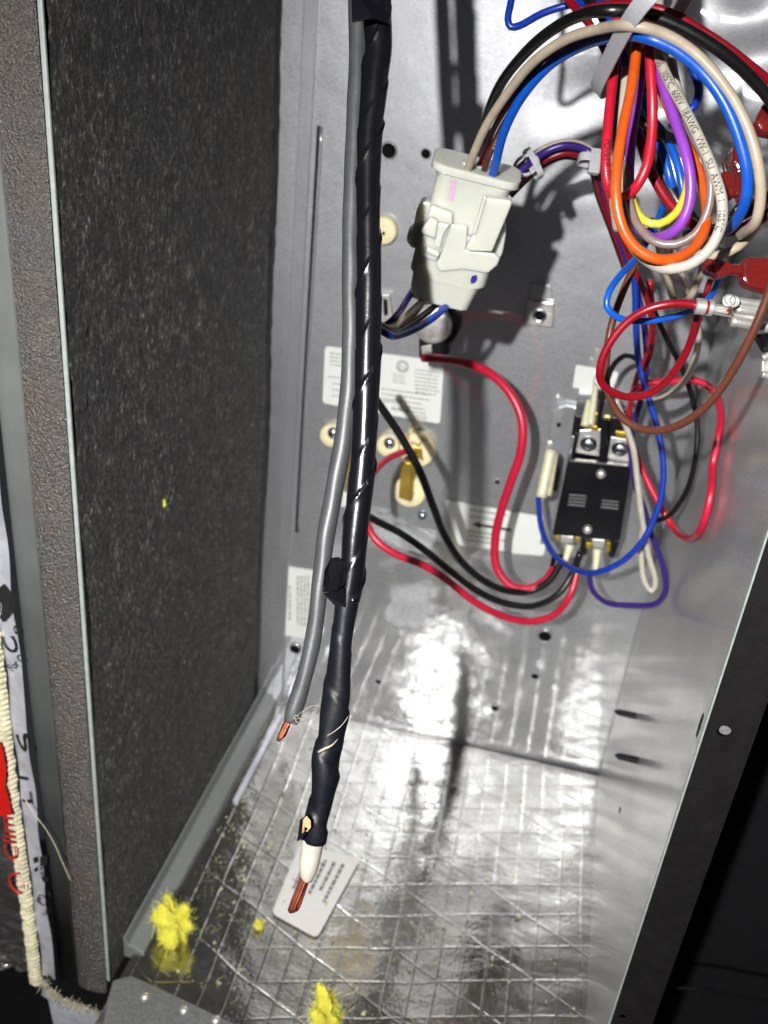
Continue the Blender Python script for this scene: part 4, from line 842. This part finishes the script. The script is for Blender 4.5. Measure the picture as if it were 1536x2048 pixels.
c5, r5 = post(822, 978, 33, 'ceramic insulator carrying the tall brass blade', False)
bplate(c5, 'brass_blade', [(803, 924), (822, 926), (820, 1004), (797, 996)], .016, .006, 'brass', .0006)
bplate(c5, 'brass_blade_side', [(822, 927), (829, 940), (824, 1000), (817, 1004)], .012, .006, 'brass', .0004)
v, f = lathe(B(826, 985, .008), (0, -1, 0), [(0, .0012), (.0016, .0012), (.0018, .0006)], 12); obj('rivet', v, f, 'silver', c5)
t = thing('brass_blade_terminal', 'brass blade glimpsed between the grey and taped cables', 'terminal', B(700, 960)); bplate(t, 'brass_blade', [(696, 900), (712, 900), (706, 985), (690, 985)], .012, .003, 'brass'); bplate(t, 'white_base', [(686, 985), (698, 985), (694, 1014), (682, 1014)], .008, .006, 'paper')
# cup of disc shadows: limit switch
ls = thing('limit_switch', 'round silver limit switch with black rim under the connector', 'limit switch', B(875, 640))
rr_ = pxm(43, 640)
bdisc('black_rim', 878, 641, [(-.001, rr_ * 1.06), (.010, rr_ * 1.06), (.011, rr_), (.011, rr_ * .9)], 'black_pl', ls)
bdisc('silver_cap', 872, 638, [(.0105, rr_ * .92), (.0135, rr_ * .9), (.0148, rr_ * .8), (.0152, rr_ * .4), (.0153, rr_ * .05)], 'silver', ls)
bplate(ls, 'terminal_block', [(838, 676), (892, 678), (894, 716), (838, 716)], .014, .012, 'black_pl')
bplate(ls, 'spade_terminal', [(842, 694), (862, 690), (864, 706), (844, 712)], .018, .003, 'silver')
lb = thing('mounting_lug', 'small silver lug showing left of the connector wires', 'lug', B(768, 615)); bplate(lb, 'lug_plate', [(756, 590), (778, 590), (784, 635), (776, 662), (756, 662)], .006, .003, 'silver'); bplate(lb, 'lug_slot', [(766, 598), (774, 600), (776, 630), (768, 632)], .0066, .001, 'hole', 0)
cnut = thing('clip_nut', 'square zinc clip nut on the back panel right of the connector shadow', 'clip nut', B(1080, 625))
bplate(cnut, 'clip_plate', [(1054, 600), (1108, 606), (1106, 656), (1050, 650)], .004, .003, 'silver', .0008)
bplate(cnut, 'clip_tongue', [(1062, 566), (1102, 572), (1104, 600), (1060, 600)], .0025, .0018, 'galv_side', .0006)
bdisc('threaded_hole', 1080, 628, [(.0035, pxm(14)), (.0048, pxm(13)), (.0048, pxm(10)), (.0044, pxm(9))], 'steel', cnut); bdisc('bore', 1080, 628, [(.003, pxm(8)), (.0049, pxm(8)), (.0049, pxm(3))], 'hole', cnut)
for px, py, r, lab in [(845, 1030, .0026, 'loose bright screw head below the brass blade')]:
    s_ = thing('panel_screw', lab, 'screw', B(px, py)); screwhead(s_, px, py, r, 0.0005)
# labels
def label_thing(name, lab, quad, mat='paper', off=.0005):
    t = thing(name, lab, 'label', B(*quad[3]))
    q = [B(x, y, off) for x, y in quad]; v, f = prism(round_rect(*q, r=.07), (0, .0003, 0)); obj('label_sheet', v, f, mat, t, smooth=False)
    return t
def lines(parent, p0, p1, n, dy, off=.0008, h=2.2, ragged=.25, mat='soft_ink', vert=False):
    """n rows of unreadable small print from p0 to p1 (pixels), stepping dy pixels down"""
    V, Fc = [], []
    for i in range(n):
        x = p0[0]; end = p1[0] - (p1[0] - p0[0]) * RNG.uniform(0, ragged)
        sl = (p1[1] - p0[1]) / max(1, (p1[0] - p0[0]))
        while x < end:
            w_ = RNG.uniform(2.5, 10); y = p0[1] + sl * (x - p0[0]) + i * dy; x2 = min(end, x + w_); y2 = y + sl * (x2 - x)
            k0 = len(V); V += [B(x, y, off), B(x2, y2, off), B(x2, y2 + h, off), B(x, y + h, off)]; Fc.append((k0, k0 + 3, k0 + 2, k0 + 1)); x = x2 + RNG.uniform(1, 2.4)
    obj('small_print', V, Fc, mat, parent, smooth=False)
la = label_thing('rating_label', 'white rating label with round mark behind both cables', [(650, 692), (888, 724), (880, 848), (645, 806)])
lines(la, (660, 705), (698, 710), 4, 7.6); lines(la, (656, 752), (695, 756), 1, 8); lines(la, (664, 766), (694, 769), 3, 12)
lines(la, (786, 748), (814, 752), 4, 5, h=1.6); lines(la, (830, 738), (882, 745), 7, 7.5); lines(la, (762, 776), (865, 790), 3, 10); lines(la, (766, 801), (806, 806), 1, 8); lines(la, (800, 811), (866, 820), 2, 8); lines(la, (832, 830), (858, 833), 2, 5)
ux = np.array([1, 0, 0.]); uz = np.array([0, 0, 1.])
v, f = flat_text('ALPINE', B(783, 820, .0009), ux, uz, pxm(8.5, 820), pxm(36, 820)); obj('printed_word', v, f, 'ink', la, smooth=False)
c = B(805, 733, .0009)
for rad in (pxm(12, 730), pxm(8.5, 730)):
    v, f = tube(np.array([c + np.array([rad * math.cos(t), 0, rad * math.sin(t)]) for t in np.linspace(0, 2 * math.pi, 28)]), .0003, 6); obj('printed_ring', v, f, 'soft_ink', la)
v, f = flat_text('ETL', B(798, 736, .0009), ux, uz, pxm(6, 730), pxm(14, 730)); obj('printed_word', v, f, 'soft_ink', la, smooth=False)
lb2 = label_thing('side_label', 'small white label with sideways print left of the grey cable', [(569, 1132), (646, 1144), (642, 1282), (566, 1270)])
for x_ in (578, 594, 601, 608, 615):
    V, Fc = [], []; y = 1172 if x_ < 590 else 1152
    while y < (1235 if x_ < 590 else 1250):
        L_ = RNG.uniform(3, 9); k0 = len(V); V += [B(x_, y, .0009), B(x_ + 3, y + .5, .0009), B(x_ + 3, y + L_, .0009), B(x_, y + L_, .0009)]; Fc.append((k0, k0 + 3, k0 + 2, k0 + 1)); y += L_ + RNG.uniform(1, 3)
    obj('small_print', V, Fc, 'soft_ink', lb2, smooth=False)
lc = label_thing('arrow_label', 'white label with an arrow pointing left, crossed by the thick red wire', [(888, 999), (1026, 1024), (1020, 1104), (916, 1090)])
q = [B(x, y, .0007) for x, y in [(1026, 1024), (1098, 1036), (1088, 1112), (1018, 1106)]]; v, f = prism(round_rect(*q, r=.12), (0, .0004, 0)); obj('label_sheet', v, f, 'paper', lc, smooth=False)
lines(lc, (940, 1018), (1020, 1030), 2, 13, h=3); lines(lc, (934, 1060), (1018, 1072), 3, 9, h=3)
bplate(lc, 'arrow', [(944, 1048), (960, 1044), (960, 1048), (1022, 1058), (1022, 1063), (960, 1053), (960, 1057)], .0009, .0002, 'ink', 0)
ld_ = label_thing('terminal_label', 'blank-looking white label printed L above the contactor', [(1152, 730), (1236, 744), (1232, 786), (1145, 775)])
v, f = flat_text('L', B(1184, 768, .0009), ux, uz, pxm(20, 760), pxm(11, 760)); obj('printed_letter', v, f, 'soft_ink', ld_, smooth=False)
v, f = flat_text('1', B(1196, 769, .0009), ux, uz, pxm(14, 760), pxm(6, 760)); obj('printed_letter', v, f, 'soft_ink', ld_, smooth=False)

# ---------------------------------------------------------------- contactor
H = .045
ct = thing('contactor', 'black two-pole contactor with screw terminals mounted on the back panel', 'contactor', B(1180, 960))
bplate(ct, 'housing', [(1149, 830), (1236, 834), (1264, 866), (1262, 930), (1238, 1078), (1106, 1068), (1134, 925)], H - .010, H - .012, 'black_pl', .001)
bplate(ct, 'cover', [(1136, 919), (1263, 930), (1240, 1082), (1104, 1071)], H, .012, 'black_pl', .0012)
bplate(ct, 'terminal_barrier', [(1201, 836), (1216, 838), (1213, 925), (1199, 923)], H - .001, .010, 'black_pl', .0006)
bplate(ct, 'terminal_barrier', [(1150, 866), (1156, 866), (1150, 915), (1143, 915)], H - .002, .010, 'black_pl', .0006)
bplate(ct, 'terminal_plate', [(1160, 861), (1202, 858), (1198, 913), (1151, 905)], H - .006, .002, 'silver', .0003)
bplate(ct, 'terminal_plate', [(1222, 874), (1262, 880), (1259, 925), (1215, 917)], H - .006, .002, 'silver', .0003)
screwhead(ct, 1177, 888, pxm(12), H - .005, name='terminal_screw'); screwhead(ct, 1240, 898, pxm(12), H - .005, name='terminal_screw')
for q in ([(1166, 848), (1197, 853), (1196, 863), (1167, 857)], [(1186, 826), (1202, 828), (1201, 852), (1185, 850)], [(1231, 862), (1254, 866), (1252, 876), (1231, 872)], [(1163, 838), (1172, 838), (1172, 850), (1163, 850)], [(1208, 855), (1215, 856), (1214, 868), (1207, 867)], [(1209, 832), (1220, 833), (1220, 842), (1209, 841)]):
    bplate(ct, 'brass_tab', q, H - .003, .003, 'gold', .0004)
for px, py, r in ((1202, 947, 9), (1175, 1058, 9)):
    c = B(px, py, H); v, f = lathe(c, (0, -1, 0), [(-.001, pxm(r)), (.001, pxm(r)), (.0024, pxm(r * .85)), (.0032, pxm(r * .4))], 24); obj('cover_screw', v, f, 'silver', ct)
bplate(ct, 'cover_edge', [(1149, 919), (1192, 923), (1192, 926), (1148, 922)], H + .0004, .001, 'silver', 0); bplate(ct, 'cover_edge', [(1214, 926), (1254, 930), (1254, 933), (1214, 929)], H + .0004, .001, 'silver', 0)
def clines(p0, p1, n):
    V, Fc = [], []
    for i in range(n):
        x = p0[0]; sl = (p1[1] - p0[1]) / (p1[0] - p0[0])
        while x < p1[0]:
            w_ = RNG.uniform(2, 7); y = p0[1] + sl * (x - p0[0]) + i * 6.5 - i * 0; x2 = min(p1[0], x + w_); y2 = y + sl * (x2 - x); k0 = len(V)
            V += [B(x - i, y, H + .0003), B(x2 - i, y2, H + .0003), B(x2 - i, y2 + 3, H + .0003), B(x - i, y + 3, H + .0003)]; Fc.append((k0, k0 + 3, k0 + 2, k0 + 1)); x = x2 + 1
    obj('small_print', V, Fc, 'grey_print', ct, smooth=False)
clines((1139, 988), (1173, 991), 4); clines((1204, 999), (1238, 1003), 3)
bplate(ct, 'foot', [(1230, 1080), (1240, 1082), (1228, 1116), (1218, 1116), (1216, 1100), (1222, 1084)], H - .008, .012, 'black_pl', .0006)
bplate(ct, 'foot', [(1163, 1074), (1178, 1076), (1172, 1110), (1158, 1110)], H - .008, .012, 'black_pl', .0006)
bplate(ct, 'lower_terminal', [(1120, 1070), (1148, 1073), (1146, 1088), (1122, 1085)], H - .006, .006, 'silver', .0006); bplate(ct, 'lower_terminal', [(1184, 1078), (1210, 1080), (1208, 1098), (1186, 1096)], H - .006, .006, 'silver', .0006)
for q in ([(1109, 1069), (1119, 1071), (1121, 1082), (1113, 1081)], [(1150, 1073), (1160, 1074), (1158, 1086), (1150, 1084)], [(1172, 1085), (1184, 1087), (1182, 1099), (1172, 1096)], [(1212, 1084), (1222, 1086), (1219, 1106), (1212, 1104)]):
    bplate(ct, 'brass_tab', q, H - .005, .004, 'gold', .0004)
mb = thing('mounting_bracket', 'galvanised bracket plate with a hole left of the contactor', 'bracket', B(1118, 860))
bplate(mb, 'bracket_plate', [(1101, 838), (1107, 824), (1117, 816), (1132, 811), (1156, 816), (1150, 870), (1132, 930), (1108, 1080), (1080, 1090), (1098, 905), (1097, 870)], .006, .004, 'galv', .0006)
bdisc('hole', 1119, 843, [(.005, pxm(4.5)), (.0064, pxm(4.5)), (.0064, pxm(1))], 'hole', mb); bdisc('dimple', 1101, 882, [(.0055, pxm(9)), (.0066, pxm(8)), (.0069, pxm(4))], 'silver', mb)
bplate(mb, 'bracket_rail', [(1143, 872), (1150, 873), (1108, 1082), (1099, 1080)], .036, .028, 'galv', .0004)
bplate(mb, 'coil_slot', [(1108, 942), (1121, 944), (1114, 983), (1102, 981)], .014, .006, 'black_pl', .0004)
bt = thing('terminal_boot', 'yellowed clear boot over the blue wire left of the contactor', 'terminal boot', B(1090, 950))
v, f = tube(np.array([P(1102 - 20 * t, 900 + 95 * t, .618) for t in np.linspace(0, 1, 12)]), .0034, 16); obj('boot_sleeve', v, f, 'yellowed', bt)
v, f = tube(np.array([P(1106 - 14 * t, 906 + 85 * t, .622) for t in np.linspace(0, 1, 12)]), .0036, 16); obj('boot_sleeve', v, f, 'yellowed', bt)
for nm, lab, pp in (('push_on_terminal', 'clear-sleeved silver terminals standing above the left contactor pole', [(1180, 850, 1192, 770), (1170, 852, 1178, 800)]), ('push_on_terminal', 'clear-sleeved terminals hanging below the contactor by the black foot', [(1195, 1098, 1190, 1145), (1140, 1090, 1128, 1130)])):
    t = thing(nm, lab, 'terminal', P(pp[0][0], pp[0][1], .61))
    for x0_, y0_, x1_, y1_ in pp:
        v, f = tube(np.array([P(x0_ + (x1_ - x0_) * q, y0_ + (y1_ - y0_) * q, .605) for q in np.linspace(0, 1, 10)]), np.linspace(.0028, .0016, 10), 12); obj('clear_sleeve', v, f, 'yellowed', t)
v, f = tube(np.array([P(1118 - 6 * q, 1108 + 26 * q, .62) for q in np.linspace(0, 1, 8)]), .0042, 14); obj('wire_nut', v, f, 'black_pl', tag=('small black cap over wire ends below the contactor', 'cap'))

# ================================================================ FLOOR ITEMS
fs = thing('floor_sticker', 'translucent white printed sticker lying askew on the foil floor', 'sticker', G(630, 1790))
q = [G(600, 1688, .0022), G(722, 1716, .0022), G(634, 1876, .0022), G(543, 1826, .0022)]
v, f = prism(round_rect(*q, r=.1), (0, 0, -.0004)); obj('sticker_sheet', v, f, 'paper2', fs, smooth=False)
V, Fc = [], []
A0, A1, A2, A3 = [G(*p, .0025) for p in ((610, 1700), (708, 1722), (634, 1862), (556, 1820))]
for i in range(5):
    u = .08 + i * .18; t = .08
    while t < .62 - .1 * (i % 2):
        w_ = RNG.uniform(.03, .09); pts_ = [(A0 * (1 - u_2) + A1 * u_2) * (1 - t_2) + (A3 * (1 - u_2) + A2 * u_2) * t_2 for u_2, t_2 in ((u, t), (u + .07, t), (u + .07, t + w_), (u, t + w_))]
        k0 = len(V); V += pts_; Fc.append((k0, k0 + 1, k0 + 2, k0 + 3)); t += w_ + .015
obj('small_print', V, Fc, 'grey_print', fs, smooth=False)
def tuft(lab, c, sx, sy, sz, seed, n=4200):
    rg = np.random.default_rng(seed); t = thing('fibreglass_tuft', lab, 'tuft', c, 'torn tufts of yellow fibreglass')
    bm = bmesh.new(); bmesh.ops.create_icosphere(bm, subdivisions=5, radius=1.0)
    V = []
    ph = rg.uniform(0, 6, 12)
    for q in bm.verts:
        p = np.array(q.co); d = .95 + .32 * math.sin(3 * p[0] + ph[0] + 2 * p[2]) + .22 * math.sin(6 * p[1] + ph[1] + 3 * p[0]) + .17 * math.sin(9 * p[2] + ph[2] + 4 * p[1]) + .07 * math.sin(23 * p[0] + ph[3]) * math.sin(19 * p[2] + ph[4]) + rg.normal(0, .035)
        V.append(np.array(c) + np.array([p[0] * sx, p[1] * sy, p[2] * sz]) * d * .78)
    Fc = [tuple(v_.index for v_ in fc.verts) for fc in bm.faces]; bm.free()
    obj('wool_core', V, Fc, 'wool', t)
    H_, Hf = [], []
    base = np.array(V)
    for i in range(n):
        p = base[rg.integers(len(base))] * 1.0; nrm = p - np.array(c); nrm /= np.linalg.norm(nrm); d = nrm * .45 + rg.normal(0, .8, 3) + np.array([0, 0, .25]); d /= np.linalg.norm(d); L = rg.uniform(.0010, .0034) * (2.6 if rg.random() < .04 else 1)
        cv = rg.normal(0, .35, 3); prev = p - nrm * .001; w_ = .00010
        for j in range(3):
            nxt = prev + (d + cv * j * 1.3) * L / 3; s_ = np.cross(d, rg.normal(0, 1, 3)); s_ = s_ / (np.linalg.norm(s_) + 1e-9) * w_; k0 = len(H_)
            H_ += [prev - s_, prev + s_, nxt + s_, nxt - s_]; Hf.append((k0, k0 + 1, k0 + 2, k0 + 3)); prev = nxt
    obj('loose_fibres', H_, Hf, 'wool_fibre', t, kind='stuff')
def gz(px, py, h): q = G(px, py, h); return q
tuft('yellow fibreglass tuft on the foil floor near the left wall', gz(350, 1850, .011), .0125, .011, .024, 1)
tuft('yellow fibreglass tuft at the bottom edge of the foil floor', gz(652, 2045, .012), .0115, .011, .026, 2)
tuft('small yellow crumb of fibreglass between tuft and floor sticker', gz(517, 1850, .003), .0034, .003, .0036, 3, 200)
tuft('tiny pale crumb of fibreglass stuck to the black liner', LW(328, 1008, .001), .0010, .0015, .0024, 4, 36)
V, Fc = [], []
for i in range(1000):                                             # crumbs scattered over the foil
    if i < 500: px, py = RNG.normal(500, 90), RNG.normal(1680, 95)
    else: px, py = RNG.uniform(280, 1150), RNG.uniform(1560, 2040)
    p = G(px, py, .0012)
    if not (XL + .02 < p[0] < XR and .352 < p[1] < YB - .01): continue
    s_ = RNG.uniform(.0002, .0009) * (1.7 if RNG.random() < .07 else 1); q = RNG.normal(0, s_, (4, 3)); q[:, 2] = np.abs(q[:, 2]) * 1.2; k0 = len(V); V += [p + x for x in q]; Fc += [(k0, k0 + 1, k0 + 2), (k0, k0 + 2, k0 + 3), (k0, k0 + 3, k0 + 1), (k0 + 1, k0 + 3, k0 + 2)]
obj('fibreglass_crumbs', V, Fc, 'bright_speck', kind='stuff', smooth=False, tag=('yellowish crumbs and dust scattered over the foil floor', 'debris'))
V, Fc = [], []
for i in range(500):
    px, py = RNG.uniform(240, 900), RNG.uniform(1650, 2045); p = G(px, py, .0016)
    if not (XL + .02 < p[0] < XR and .35 < p[1] < YB - .01) or i % 2: continue
    a_ = RNG.uniform(0, 6.28); L = RNG.uniform(.002, .008); d = np.array([math.cos(a_), math.sin(a_), .1]) * L; s_ = np.array([-math.sin(a_), math.cos(a_), 0]) * .00012; k0 = len(V)
    V += [p - s_, p + s_, p + d + s_, p + d - s_]; Fc.append((k0, k0 + 1, k0 + 2, k0 + 3))
obj('fibre_hairs', V, Fc, 'bright_speck', kind='stuff', smooth=False, tag=('fine glass hairs lying over the foil floor', 'debris'))
